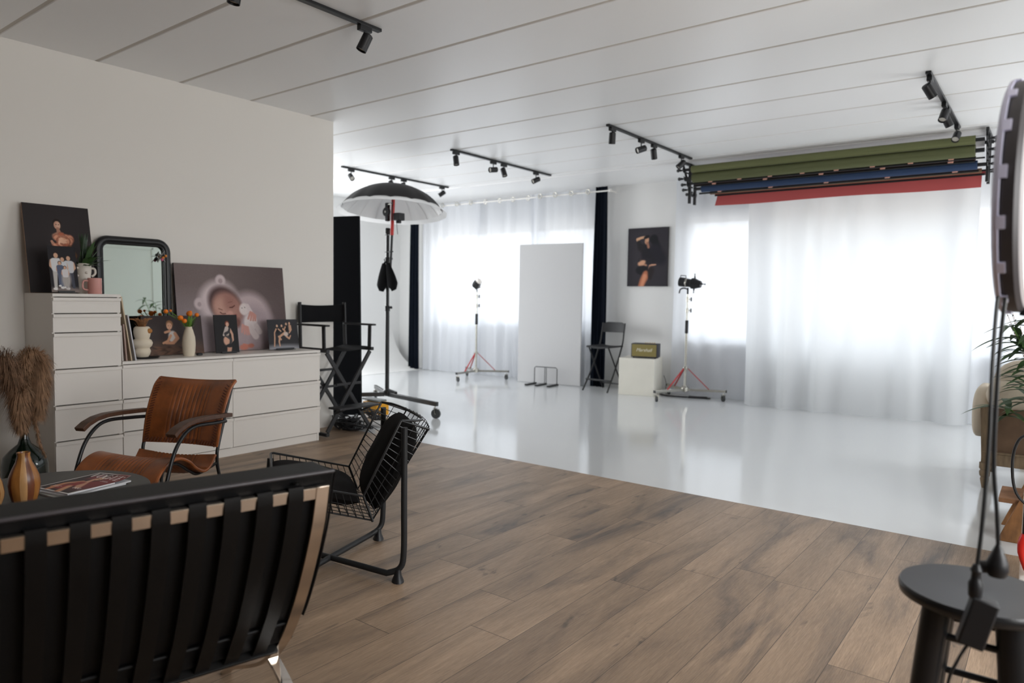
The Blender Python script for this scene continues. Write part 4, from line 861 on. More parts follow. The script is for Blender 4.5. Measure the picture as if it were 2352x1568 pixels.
# black v-flat board
t = thing('black_flat', 'tall black foam board standing behind the director chair by the wall corner', 'board', (-5.635, 4.80, 0.02), 0)
MB().beam((0.0, 0.0, 1.02), (-0.50, -0.226, 1.02), 0.04, 2.04).build('panel', mat('black_foam', (18, 19, 22), 0.9, spec=0.15), t, smooth=False, bevel=0.003, rot=(0, -0.02, 0))

# boom stand with umbrella
t = thing('boom_stand', 'tall black wheeled boom stand with red-sleeved arm carrying the umbrella', 'light stand', (-5.93, 5.42, 0))
zb = 0.15
for k, (ex, ey) in enumerate(((0.97, -0.17), (-0.55, -0.72), (-0.75, 0.45))):
    L = 0.96 if k == 0 else 0.8
    lg = MB().beam((0.03*ex, 0.03*ey, zb), (L*ex, L*ey, zb), 0.035, 0.045).build('leg', M_black, t, bevel=0.003)
    w_ = MB(); fk = MB(); caster(w_, fk, (L-0.02)*ex, (L-0.02)*ey, 0.3+k, 0.05); w_.build('wheel', M_rub, t); fk.build('caster_fork', M_steel, t)
mb = MB(); mb.cyl((0, 0, zb-0.02), (0, 0, 1.1), 0.023, 16).cyl((0, 0, 1.05), (0, 0, 1.97), 0.019, 16).build('pole', M_black, t)
mb = MB(); mb.lathe([(0.024, 0), (0.045, 0.01), (0.045, 0.05), (0.025, 0.07)], (0, 0, zb-0.01), 16).beam((0, 0, zb+0.05), (0.18, -0.03, zb+0.03), 0.03, 0.03).build('hub', M_black, t)
for z in (1.08, 1.62, 1.94):
    mb = MB(); mb.lathe([(0.019, 0), (0.029, 0.004), (0.029, 0.06), (0.019, 0.065)], (0, 0, z), 16); mb.cyl((0.02, 0, z+0.04), (0.055, 0, z+0.045), 0.009, 8).ball((0.06, 0, z+0.045), 0.016, 10).build('collar', M_plast, t)
mb = MB(); mb.tube(spline([(-0.06, 0.02, 1.64), (-0.05, 0.0, 1.66), (-0.02, -0.01, 1.67), (0.0, 0, 1.665)], 4), 0.011, 8).build('lever', M_plast, t)
MB().tube([(0.055, -0.02, 1.40), (0.07, -0.02, 1.62), (0.10, -0.03, 1.93)], 0.014, 12).build('boom_arm', M_black, t)
MB().tube([(0.10, -0.03, 1.92), (0.132, -0.04, 2.38)], 0.019, 14).build('boom_sleeve', M_red, t)
for z in (1.74, 1.93): MB().cyl((-0.035, 0, z), (0.115, -0.03, z), 0.008, 8).build('spacer', M_black, t)
t = thing('sand_bag', 'black saddle bag of sand hanging from the pole of the boom stand', 'sandbag', (-5.93, 5.42, 1.30))
for s, K in ((-1, 0.1), (1, 0.0)):
    mb = MB(); a = s*0.24+0.10
    mb.M = Matrix.Translation((0.03*s+0.02, -0.045, 0.31)) @ Matrix.Rotation(-a, 4, 'Y')
    mb.grid(lambda u, v: (0.06*(0.45+0.75*math.sin(min(1, v*1.25)*math.pi*0.5))*math.cos(2*math.pi*u)*(1 if v < 0.9 else 0.55), 0.032*math.sin(2*math.pi*u)*(0.4+v)*(1 if v < .95 else 0.2), -0.31*v), 18, 10); mb.build('bag', M_fab, t)
MB().tube([(-0.03, -0.045, 0.29), (0.0, -0.03, 0.33), (0.06, -0.045, 0.29)], 0.012, 8).build('strap', M_fab, t)
# umbrella
t = thing('studio_umbrella', 'large black studio umbrella with white lining above the boom stand', 'umbrella', (-5.76, 5.33, 2.19))
TL = Matrix.Rotation(R(-6.5), 4, Vector((0.82, 0.57, 0)))
def dome(rr, hh, ins):
    def fn(u, v):
        a = 2*math.pi*u; k = 16; sc_ = 1-0.035*abs(math.sin(a*k/2))**0.6*0 - 0.03*(1-abs(math.cos(a*k/2)))*(v)
        th = v*R(62); r = rr*math.sin(th)/math.sin(R(62))*sc_; z = hh*(math.cos(th)-math.cos(R(62)))/(1-math.cos(R(62)))
        return (r*math.cos(a), r*math.sin(a), z-ins)
    return fn
mb = MB(); mb.M = TL; mb.grid(dome(0.545, 0.265, 0), 96, 14); mb.build('outer_cover', mat('umbrella_black', (26, 24, 26), 0.6), t, ang=80)
mb = MB(); mb.M = TL; mb.grid(dome(0.540, 0.255, 0.004), 96, 14); mb.build('white_lining', mat('umbrella_white', (226, 226, 226), 0.6), t, ang=80)
mb = MB(); mb.M = TL
mb.grid(lambda u, v: ((0.535+0.055*v)*math.cos(2*math.pi*u)*(1-0.006*math.cos(32*math.pi*u)), (0.535+0.055*v)*math.sin(2*math.pi*u)*(1-0.006*math.cos(32*math.pi*u)), 0.012-0.05*v), 96, 3); mb.build('white_rim', cloth_sheer('diffuser_cloth', (232, 232, 232), 0.45), t, ang=80)
for k in range(16):
    a = 2*math.pi*k/16; P = [dome(0.538, 0.255, 0.008)(a/2/math.pi, v) for v in np.linspace(0, 1, 8)]; mb = MB(); mb.M = TL; mb.tube(P, 0.0025, 5); mb.build('rib', MATS['umbrella_white'], t)
mb = MB(); mb.M = TL; mb.cyl((0, 0, -0.12), (0, 0, 0.285), 0.006, 10).ball((0, 0, 0.28), 0.014, 10); mb.build('shaft', M_black, t)
t = thing('flash_head', 'black flash head and grip in front of the umbrella rim', 'studio lamp', (-5.87, 5.36, 2.17))
mb = MB(); mb.cyl((0, 0.0, 0.0), (0, -0.03, 0.0), 0.048, 24).build('tilt_disc', M_plast, t)
MB().box((-0.022, -0.02, -0.10), (0.022, 0.02, 0.10)).build('grip', M_plast, t, bevel=0.006)
MB().cyl((0, -0.03, 0), (0, -0.036, 0), 0.012, 12).build('bolt', M_steel, t)
MB().cyl((0.0, 0, 0.08), (0.09, -0.02, 0.085), 0.012, 10).build('cross_bar', M_steel, t)
MB().box((0.12, -0.03, -0.10), (0.21, 0.06, -0.02)).cyl((0.165, 0.01, -0.13), (0.165, 0.01, -0.1), 0.03, 12).build('body', M_plast, t, bevel=0.006)
MB().tube(spline([(0.14, 0, -0.08), (0.15, 0.0, -0.17), (0.16, 0.0, -0.25)], 4), 0.003, 6).build('cord', M_plast, t)

# yellow case and cables on the floor
t = thing('yellow_crate', 'yellow plastic crate on the white floor behind the wire chair', 'crate', (-5.60, 4.955, 0.012), -0.1)
mb = MB(); mb.box((-0.11, -0.08, 0.004), (0.13, 0.08, 0.14)); mb.build('box', M_yel, t, bevel=0.008)
MB().box((-0.15, -0.06, 0.150), (0.13, 0.05, 0.168)).box((-0.10, -0.03, 0.14), (0.10, 0.03, 0.152)).build('lid', mat('grey_plastic', (120, 124, 124), 0.5), t, bevel=0.003)
def tangle(name, label, c, rx, ry, h, n, r, m, seed, cat='cables'):
    rn = random.Random(seed); mb = MB()
    for k in range(n):
        cx, cy = c[0]+rn.uniform(-.35, .35)*rx, c[1]+rn.uniform(-.35, .35)*ry; q = rn.uniform(0.35, 0.8); ph = rn.uniform(0, 6.28); tl = rn.uniform(-0.3, 0.3)*h
        pts = []
        for i in range(26):
            a = ph+i*0.42; pts.append((cx+rx*q*math.cos(a)*(1+0.15*math.sin(2.3*a)), cy+ry*q*math.sin(a), r+abs(h*(0.25+0.25*math.sin(a*1.3+ph)+0.35*k/n)+tl*math.cos(a))))
        mb.tube(pts, r, 6)
    o = mb.build(name, m); return tag(o, label, cat, kind=None)
tangle('cable_heap', 'heap of tangled black cables on the wood floor behind the low drawer unit', (-5.20, 4.27), 0.20, 0.15, 0.13, 13, 0.006, M_plast, 4)
tangle('cable_coil', 'loose coil of black cable on the floor in front of the black board', (-5.36, 4.74), 0.22, 0.12, 0.15, 6, 0.005, M_plast, 8)
t = tangle('white_cable_coil', 'coiled white cable on the floor left of the wire chair', (-5.12, 4.62), 0.17, 0.13, 0.02, 4, 0.006, mat('white_cable', (210, 208, 206), 0.5), 6)

# director chair
t = thing('director_chair', 'tall black folding director chair at the end of the low drawer unit', 'director chair', (-5.19, 4.12, 0))
xf, xb, yw = 0.18, -0.19, 0.25
sl = mat('black_stained_wood', (28, 27, 29), 0.5, bump=0.1, bscale=60, stretch=(1, 1, 0.2))
for x in (xf, xb+0.03):
    for s in (-1, 1):
        MB().beam((x+0.011*s, -s*yw*0.98, 0.05), (x+0.011*s, s*yw*0.94, 0.745), 0.035, 0.018, (1, 0, 0)).build('leg', sl, t, bevel=0.002)
for s in (-1, 1):
    MB().beam((xb-0.01, s*yw, 0.03), (xf+0.03, s*yw, 0.03), 0.035, 0.028).build('foot_rail', sl, t, bevel=0.004)
    MB().beam((xb-0.02, s*yw, 0.765), (xf+0.03, s*yw, 0.765), 0.035, 0.03).build('seat_rail', sl, t, bevel=0.003)
    MB().beam((xf-0.02, s*(yw+0.005), 0.77), (xf-0.02, s*(yw+0.01), 0.975), 0.035, 0.016, (0, 1, 0)).build('arm_post', sl, t, bevel=0.002)
    MB().beam((xb+0.01, s*(yw+0.002), 0.77), (xb-0.005, s*(yw-0.0), 1.185), 0.035, 0.018, (0, 1, 0)).build('back_post', sl, t, bevel=0.003)
    MB().beam((xb-0.0, s*(yw+0.008), 0.985), (xf+0.04, s*(yw+0.012), 0.985), 0.05, 0.017).build('armrest', sl, t, bevel=0.005)
for (z, x) in ((0.46, xf), (0.40, xb+0.03), (0.56, xb+0.03)): MB().beam((x, -yw*0.55, z), (x, yw*0.55, z), 0.02, 0.02).build('crossbar', sl, t)
mb = MB(); mb.slab(lambda u, v: (xb-0.0+0.37*v, -yw+2*yw*u, 0.783-0.03*math.sin(math.pi*u)), 16, 6, 0.005); mb.build('seat', M_fab, t)
mb = MB(); mb.slab(lambda u, v: (xb-0.012-0.035*math.sin(math.pi*u)+0.0, -yw-0.005+2*(yw+0.005)*u, 1.0+0.165*v-0.012*math.sin(math.pi*u)*v), 16, 6, 0.006); mb.build('backrest', M_fab, t)
MB().box((xf+0.0, -yw*0.9, 0.255), (xf+0.16, yw*0.95, 0.272)).build('footrest', sl, t, bevel=0.003, smooth=False)
for s in (-1, 1): MB().beam((xf-0.01, s*yw*0.62, 0.20), (xf+0.13, s*yw*0.62, 0.255), 0.016, 0.016).build('footrest_arm', sl, t)

# ------------------------------------------------------------------ tan leather armchair
t = thing('leather_armchair', 'tan leather armchair with black tube frame and curved wooden armrests', 'armchair', (-3.707, 1.738, 0), 0.419)
# local: x across (right = +x), front = -y
hw = 0.237
seatP = [(-0.235, 0.265), (-0.238, 0.31), (-0.205, 0.365), (-0.145, 0.405), (-0.075, 0.415), (0.0, 0.385), (0.06, 0.335), (0.12, 0.308), (0.17, 0.325), (0.212, 0.375)]
SPL = spline([(0, y, z) for y, z in seatP], 6)
def lc_seat(u, v):
    c = SPL[min(len(SPL)-1, int(round(v*(len(SPL)-1))))]
    x = -hw+2*hw*u; e = min(u, 1-u)
    rib = -0.004*abs(math.cos((u-0.2)/0.6*math.pi*12))**4 if 0.2 < u < 0.8 else 0
    return (x, c.y, c.z-0.014*math.sin(math.pi*u)+rib)
mb = MB(); mb.slab(lc_seat, 96, len(SPL)-1, 0.016); st_ = mb.build('seat', M_tan, t)
for sd in (0.0, 1.0): MB().tube([Vector(lc_seat(sd, k/54)) for k in range(55)], 0.0085, 8).build('seam', M_tan, st_)
def lc_back(u, v):
    yy = 0.232+0.128*v+(1.3*(v-0.86)**2 if v > 0.86 else 0)-0.02*math.sin(math.pi*v)
    z = 0.413+0.345*v; w = hw*(0.985+0.05*v)
    rib = 0.006*abs(math.cos((u-0.25)/0.5*math.pi*9))**5 if 0.25 < u < 0.75 and v < 0.9 else 0
    return (-w+2*w*u, yy+0.025*math.sin(math.pi*u)+rib, z-0.012*(1-(2*u-1)**2)*(v if v > 0.5 else 0))
mb = MB(); mb.slab(lambda u, v: lc_back(u, v), 96, 28, 0.014); bk_ = mb.build('backrest', M_tan, t)
for sd in (0.0, 1.0): MB().tube([Vector(lc_back(sd, k/30)) for k in range(31)], 0.009, 8).build('seam', M_tan, bk_)
MB().tube([Vector(lc_back(k/30, 1.0)) for k in range(31)], 0.009, 8).build('seam', M_tan, bk_)
mb = MB(); of = Vector((0, -0.0095, 0))
for sd in (0.02, 0.98):
    for k in range(24):
        a = Vector(lc_back(sd, (k+0.1)/25)); b = Vector(lc_back(sd+(0.05 if sd < .5 else -0.05), (k+0.8)/25)); mb.tube([a+of, b+of], 0.0035, 6)
for k in range(24):
    a = Vector(lc_back((k+0.3)/25, 0.02)); b = Vector(lc_back((k+0.9)/25, 0.085)); mb.tube([a+of, b+of], 0.0035, 6)
mb.build('lacing', M_stitch, t)
for s in (-1, 1):
    mb = MB(); X = s*0.269
    mb.tube(spline([(X, -0.285, 0.01), (X, -0.235, 0.20), (X, -0.185, 0.36), (X, -0.135, 0.47), (X, -0.065, 0.54), (X, 0.02, 0.566), (X, 0.16, 0.558), (s*0.252, 0.285, 0.548)], 6), 0.0095, 10)
    mb.build('arm_tube', M_black, t)
    MB().tube(spline([(s*hw*1.0, 0.375, 0.752), (s*hw*1.0, 0.31, 0.60), (s*hw, 0.243, 0.43), (s*hw, 0.228, 0.36), (s*hw*1.0, 0.245, 0.26), (s*hw*1.04, 0.33, 0.01)], 7), 0.009, 10).build('rear_leg', M_black, t)
    mb = MB()
    def arm(u, v):
        pr = [(-0.165, 0.548), (-0.125, 0.572), (-0.07, 0.590), (0.0, 0.598), (0.10, 0.596), (0.22, 0.588), (0.295, 0.582)]
        q = v*(len(pr)-1); i = min(int(q), len(pr)-2); f = q-i
        return (X+(u-0.5)*(0.056-0.014*v), pr[i][0]*(1-f)+pr[i+1][0]*f, pr[i][1]*(1-f)+pr[i+1][1]*f)
    mb.slab(arm, 4, 24, 0.022); mb.build('armrest', M_darkwood, t, bevel=0.003)
    MB().tube(spline([(X*0.99, -0.225, 0.22), (s*hw*0.86, -0.15, 0.355), (s*hw*0.86, -0.06, 0.385), (s*hw*0.86, 0.05, 0.32), (s*hw*0.86, 0.12, 0.292), (s*hw, 0.235, 0.33)], 6), 0.008, 8).build('seat_tube', M_black, t)
MB().cyl((-0.269, -0.245, 0.17), (0.269, -0.245, 0.17), 0.008, 8).build('front_bar', M_black, t)

# ------------------------------------------------------------------ coffee table and things on it
t = thing('coffee_table', 'round dark grey coffee table between the leather chair and the sofa', 'coffee table', (-3.21, 1.09, 0))
MB().lathe([(0, 0.405), (0.365, 0.405), (0.38, 0.41), (0.38, 0.428), (0.377, 0.43), (0, 0.43)], seg=72).build('tabletop', mat('dark_stone', (74, 73, 70), 0.5, var=0.15, vscale=5), t, smooth=True, ang=30)
for k in range(3):
    a = 2.1*k+0.5; MB().tube([(0.30*math.cos(a), 0.30*math.sin(a), 0.01), (0.2*math.cos(a), 0.2*math.sin(a), 0.405)], 0.011, 10).build('leg', M_black, t)
def striped(name, label, c, prof, cols, grp, seg=10, rz=0.0):
    t = thing(name, label, 'wooden vase', c, rz, group=grp); mb = MB(); n = len(prof); S = 40; vs = []; fs = []
    for r, z in prof: vs += [(r*math.cos(2*math.pi*k/S), r*math.sin(2*math.pi*k/S), z) for k in range(S)]
    mb.v = vs
    for i in range(n-1):
        for k in range(S):
            mb.f.append((i*S+k, i*S+(k+1) % S, (i+1)*S+(k+1) % S, (i+1)*S+k)); mb.m.append(int(k*seg/S) % len(cols))
    mb.f.append(tuple(range(S))); mb.m.append(0); mb.build('body', cols, t); return t
wa = mat('walnut_stripe', (104, 58, 36), 0.3, var=0.3, vscale=14, stretch=(3, 3, 0.5)); wb = mat('honey_stripe', (148, 98, 48), 0.3, var=0.3, vscale=14, stretch=(3, 3, 0.5)); wc = mat('pale_stripe', (186, 142, 94), 0.35, var=0.2, vscale=14, stretch=(3, 3, 0.5))
striped('wooden_vase', 'taller striped wooden bottle vase on the coffee table', (-3.155, 1.0, 0.4305), [(0.042, 0), (0.05, 0.03), (0.0545, 0.065), (0.051, 0.095), (0.040, 0.125), (0.028, 0.150), (0.022, 0.174), (0.0235, 0.188), (0.019, 0.188), (0.016, 0.17), (0.014, 0.1)], [wb, wa, wa, wb, wc, wa], 'striped wooden vases', 12, 3.5)
striped('wooden_vase', 'shorter pale striped wooden vase cut by the left edge of the photo', (-3.165, 0.885, 0.4305), [(0.04, 0), (0.05, 0.03), (0.052, 0.05), (0.045, 0.09), (0.030, 0.125), (0.020, 0.15), (0.015, 0.15), (0.012, 0.12)], [wc, wa, wc, wb], 'striped wooden vases', 12, 2.6)
# magazine pile
def mag(label, c, rz, z, pic, th=0.006, curl=None, name='magazine'):
    t = thing(name, label, 'magazine', (c[0], c[1], z), rz, group='magazines on the coffee table')
    MB().grid(lambda u, v: (0.205*u, 0.275*v, th-0.0006+(0.012*max(0, v-0.75)**2*16*u if curl else 0)), 10, 16).box((0.001, 0.001, 0), (0.204, 0.20 if curl else 0.274, th-0.0008)).build('pages', mat('paper_pages', (206, 206, 208), 0.7), t, smooth=False)
    o = pic.build('cover', t, 0.0004, E_white, 0.25, (0, 0, th), (R(-90), 0, 0), curl=(lambda x, z: -(0.012*np.maximum(0, z/0.275-0.75)**2*16*(x/0.205))) if curl else None)
    return t
pc = Pic(0.205, 0.275, 200, (228, 226, 224))
def inner(m): pass
pc.stroke([(0.103, 0.018, 0.0), (0.103, 0.019, 0.0)], (0, 0, 0)) if False else None
A = np.clip((np.minimum(np.minimum(pc.X, 0.205-pc.X), np.minimum(pc.Y, 0.275-pc.Y))-0.006)/0.0012, 0, 1); pc.mix(A, (52, 40, 42))
pc.ell(0.17, 0.06, 0.07, 0.07, (128, 52, 50), soft=0.8, al=0.9*1); pc.ell(0.16, 0.13, 0.06, 0.09, (120, 40, 42), soft=0.7, al=0.9)
pc.ell(0.09, 0.085, 0.034, 0.030, (40, 28, 28), soft=0.5); pc.ell(0.098, 0.075, 0.020, 0.027, (206, 160, 130), ang=20, soft=0.4); pc.stroke([(0.09, 0.072, .0015), (0.096, 0.072, .0015)], (60, 34, 30)); pc.stroke([(0.101, 0.074, .0015), (0.108, 0.076, .0015)], (60, 34, 30)); pc.stroke([(0.095, 0.091, .002), (0.102, 0.091, .002)], (160, 50, 48))
pc.stroke([(0.095, 0.10, 0.010), (0.10, 0.13, 0.014), (0.12, 0.165, 0.018), (0.15, 0.20, 0.012)], (198, 150, 122), soft=0.5); pc.stroke([(0.075, 0.13, 0.012), (0.045, 0.17, 0.012), (0.04, 0.23, 0.010)], (190, 138, 108), soft=0.5)
pc.stroke([(0.09, 0.15, 0.02), (0.085, 0.22, 0.03)], (140, 48, 44), soft=0.7); pc.stroke([(0.04, 0.18, .01), (0.06, 0.26, .012)], (196, 132, 96), soft=0.6); pc.stroke([(0.10, 0.20, .012), (0.13, 0.265, .014)], (200, 144, 110), soft=0.6); pc.ell(0.06, 0.06, 0.02, 0.04, (120, 40, 50), soft=1)
WH = (236, 230, 226)
def ss(*pts, w=0.0028): pc.stroke([(x, y, w) for x, y in pts], WH, soft=0.25)
y0, y1 = 0.016, 0.060
ss((0.018, y0), (0.033, y1), w=0.004); ss((0.033, y1), (0.046, y0), w=0.0012); ss((0.014, y0), (0.024, y0), w=0.001); ss((0.041, y0), (0.051, y0), w=0.001)      # V
def ov(cx, rx, gap=None):
    for k in range(60):
        a = 2*math.pi*k/60
        if gap and gap[0] < math.degrees(a) < gap[1]: continue
        b = a+2*math.pi/60; wv = 0.0011+0.0032*abs(math.cos(a))**1.5
        pc.stroke([(cx+rx*math.cos(a), 0.038+0.021*math.sin(a), wv), (cx+rx*math.cos(b), 0.038+0.021*math.sin(b), wv)], WH, soft=0.25)
ov(0.069, 0.014); ov(0.107, 0.014, (305, 360)); ss((0.121, 0.042), (0.121, 0.058), w=0.003); ss((0.113, 0.042), (0.126, 0.042), w=0.001)       # O G
ss((0.138, y0), (0.138, 0.048), w=0.0036); ss((0.138, 0.048), (0.143, 0.057), (0.151, 0.057), (0.156, 0.048), w=0.0014); ss((0.156, 0.048), (0.156, y0), w=0.0012); ss((0.133, y0), (0.143, y0), w=0.001); ss((0.151, y0), (0.161, y0), w=0.001)   # U
ss((0.172, y0), (0.172, y1), w=0.0036); ss((0.167, y0), (0.190, y0), (0.190, y0+0.008), w=0.0012); ss((0.167, y1), (0.191, y1), (0.191, y1-0.009), w=0.0012); ss((0.172, 0.038), (0.184, 0.038), w=0.0012)    # E
for (a, b, y) in ((0.14, 0.175, 0.085), (0.135, 0.18, 0.092), (0.03, 0.075, 0.215), (0.035, 0.07, 0.224)):
    x = a
    while x < b: ss((x, y), (x+0.003, y), w=0.0012); x += 0.006
for k, xx in enumerate((0.140, 0.155, 0.17)): 
    for j in range(12):
        a = 0.52*j; pc.stroke([(xx+0.005*math.cos(a), 0.205+0.007*math.sin(a), 0.0012), (xx+0.005*math.cos(a+.52), 0.205+0.007*math.sin(a+.52), 0.0012)], WH, soft=0.3)
mz = math.atan2(1.37-1.066, -3.313+3.24)-math.pi/2
u1 = Pic(0.205, 0.275, 30, (176, 180, 176)); u1.ell(0.1, 0.14, 0.09, 0.1, (120, 124, 126), soft=0.6); u2 = Pic(0.205, 0.275, 30, (190, 190, 194)); u2.ell(0.1, 0.14, 0.08, 0.1, (90, 100, 120), soft=0.6)
mag('bottom magazine of the pile on the coffee table, only its pale edge showing', (-3.262, 1.055), mz-0.10, 0.4305, u1)
mag('middle magazine of the pile on the coffee table, sticking out towards the sofa', (-3.225, 1.058), mz+0.03, 0.4375, u2)
mag('top magazine of the pile, red and dark cover with large white masthead', (-3.248, 1.068), mz-0.02, 0.4445, pc, curl=True)

# ------------------------------------------------------------------ black leather sofa seen from behind
SZ = thing('leather_sofa', 'black leather sofa with straps and chrome frame, seen from behind', 'sofa', (-1.370, 1.066, 0), math.atan2(0.973, 0.232)-math.pi/2)
# local: y = along the back (end of the sofa at 0, runs to -y), x = towards the camera (rear), -x = front
LS = 1.62
c1 = [(0.0, 0.79), (-0.028, 0.69), (-0.078, 0.576), (-0.146, 0.451), (-0.215, 0.352), (-0.285, 0.275), (-0.37, 0.205), (-0.47, 0.15), (-0.60, 0.09), (-0.70, 0.04), (-0.76, 0.0)]
c2 = [(-0.84, 0.41), (-0.72, 0.385), (-0.60, 0.34), (-0.48, 0.285), (-0.38, 0.238), (-0.29, 0.215), (-0.21, 0.185), (-0.13, 0.13), (-0.07, 0.065), (-0.03, 0.0)]
def flat_bar(mb, path, y0, y1, th):
    P = spline([(p[0], 0, p[1]) for p in path], 8); n = len(P); vs = []
    for i, p in enumerate(P):
        T = (P[min(i+1, n-1)]-P[max(i-1, 0)]).normalized(); N = Vector((T.z, 0, -T.x))
        for y, s in ((y0, -1), (y1, -1), (y1, 1), (y0, 1)): vs.append(p+N*th/2*s+Vector((0, y, 0)))
    fs = [(4*i+k, 4*i+(k+1) % 4, 4*i+4+(k+1) % 4, 4*i+4+k) for i in range(n-1) for k in range(4)]+[(0, 1, 2, 3), tuple(4*(n-1)+k for k in (3, 2, 1, 0))]
    mb.add(vs, fs)
for ye in (0, -LS+0.03):
    mb = MB(); flat_bar(mb, c1, ye-0.032, ye, 0.011); mb.build('back_frame', M_brushed, SZ, bevel=0.0012)
    mb = MB(); flat_bar(mb, c2, ye-0.0315, ye-0.0005, 0.011); mb.build('seat_frame', M_chrome, SZ, bevel=0.0012)
def bar_at(nm, x, z, h, w, m, tilt): MB().cbox((0, 0, 0), (w, LS-0.064, h)).build(nm, m, SZ, loc=(x, -LS/2, z), rot=(0, tilt, 0), bevel=0.001, smooth=False)
tl = math.atan2(0.028, 0.10)
bar_at('top_bar', -0.0045, 0.774, 0.031, 0.010, M_brushed, tl)
bar_at('lower_bar', -0.262, 0.292, 0.012, 0.03, M_leath2, 0.75); bar_at('front_bar', -0.80, 0.40, 0.01, 0.03, M_chrome, 0)
# straps behind the back, each wrapped over the top bar and ending on the lower bar
sp = [(0.006, 0.792)]+[(x+0.0085, z) for x, z in c1[:6]]
k = 0; y = -0.065
while y > -LS+0.08:
    mb = MB(); path = [(-0.012, 0.779), (-0.008, 0.795), (0.004, 0.795)]+[(x+0.009, z) for x, z in ((-0.004, 0.770), (-0.028, 0.69), (-0.078, 0.576), (-0.146, 0.451), (-0.205, 0.366), (-0.232, 0.328), (-0.262, 0.291))]
    P = [Vector((p[0], 0, p[1])) for p in path]; Q = P[:3]+spline(P[3:], 6)
    vs = []; n = len(Q)
    for i, p in enumerate(Q):
        T = (Q[min(i+1, n-1)]-Q[max(i-1, 0)]).normalized(); N = Vector((T.z, 0, -T.x))
        for yy, s in ((y-0.0355, -1), (y, -1), (y, 1), (y-0.0355, 1)): vs.append(p+N*0.0018*s+Vector((0, yy, 0)))
    mb.add(vs, [(4*i+j, 4*i+(j+1) % 4, 4*i+4+(j+1) % 4, 4*i+4+j) for i in range(n-1) for j in range(4)]+[(0, 1, 2, 3), tuple(4*(n-1)+j for j in (3, 2, 1, 0))])
    st = mb.build('strap', M_leath2, SZ)
    if k == 0: MB().lathe([(0, 0), (0.008, 0), (0.008, 0.004), (0, 0.006)], seg=14).build('rivet', M_leath2, st, loc=(0.004, y-0.018, 0.803))
    y -= 0.0722; k += 1
# back cushion: follows the curve of the frame
def cush_profile():
    front = [(x-0.118, z+0.028) for x, z in ((0.0, 0.795), (-0.028, 0.69), (-0.078, 0.576), (-0.146, 0.451), (-0.20, 0.40))]
    rear = [(x-0.011, z) for x, z in ((0.012, 0.822), (-0.004, 0.775), (-0.028, 0.69), (-0.078, 0.576), (-0.140, 0.461), (-0.185, 0.393))]
    return rear, front
rear, front = cush_profile()
ring = [Vector((p[0], 0, p[1])) for p in rear]; ring = spline(ring, 5); fr = spline([Vector((p[0], 0, p[1])) for p in front[::-1]], 5)
loop = ring+fr
def extr(mb, loop, y0, y1, r=0.010, ny=1):
    c = sum(loop, Vector())/len(loop); vs = []; ys = [(y0, 0.93), (y0-r*0.4, 0.975), (y0-r, 1.0), (y1+r, 1.0), (y1+r*0.4, 0.975), (y1, 0.93)]
    for yy, s in ys: vs += [Vector((c.x+(p.x-c.x)*s if s < 1 else p.x, yy, c.z+(p.z-c.z)*(1-(1-s)*0.3))) for p in loop]
    n = len(loop); m = len(ys)
    mb.add(vs, [(i*n+k, i*n+(k+1) % n, (i+1)*n+(k+1) % n, (i+1)*n+k) for i in range(m-1) for k in range(n)]+[tuple(range(n)), tuple((m-1)*n+k for k in range(n))[::-1]])
mb = MB(); extr(mb, loop, 0.016, -LS+0.01); bc = mb.build('back_cushion', M_leath, SZ, ang=50)
mb = MB(); mb.tube([(0.0038, 0.012, 0.8225), (0.0038, -LS+0.02, 0.8225)], 0.0045, 10); mb.build('piping', M_pipe_hilite, bc); mb = MB(); mb.tube([(-0.196, 0.0, 0.383), (-0.196, -LS+0.03, 0.383)], 0.0045, 8)
mb.build('piping', M_leath, bc); MB().tube([(p.x, 0.0165, p.z) for p in ring], 0.003, 8).build('piping', M_leath, bc)
# seat cushion and its rear gusset
mb = MB(); lp = [Vector(p) for p in ((-0.198, 0, 0.383), (-0.232, 0, 0.338), (-0.262, 0, 0.303), (-0.42, 0, 0.295), (-0.60, 0, 0.365), (-0.84, 0, 0.435), (-0.86, 0, 0.46), (-0.84, 0, 0.515), (-0.60, 0, 0.46), (-0.34, 0, 0.42))]
extr(mb, spline(lp+[lp[0]], 3)[:-1], 0.012, -LS-0.012); sc_ = mb.build('seat_cushion', M_leath, SZ, ang=50)
y = -0.16
mb = MB()
while y > -LS+0.1: mb.tube([(-0.2, y, 0.388), (-0.236, y, 0.347)], 0.003, 6); y -= 0.1444
mb.build('welt', M_leath2, sc_)
y = -0.065
mb = MB()
while y > -LS+0.08:
    mb = MB(); Q = [Vector((x, 0, z-0.014)) for x, z in ((-0.27, 0.31), (-0.42, 0.268), (-0.60, 0.335), (-0.80, 0.398))]; mb.grid(lambda u, v: (Q[min(3, int(v*3+1e-6))].x, y-0.0355*u, Q[min(3, int(v*3+1e-6))].z), 1, 3); mb.build('seat_strap', M_leath2, SZ); y -= 0.0722

# ------------------------------------------------------------------ black wire basket chair
t = thing('wire_basket_chair', 'black wire basket armchair with black cushions behind the end of the sofa', 'wire armchair', (-2.465, 2.268, 0), math.atan2(-0.548, 0.836))
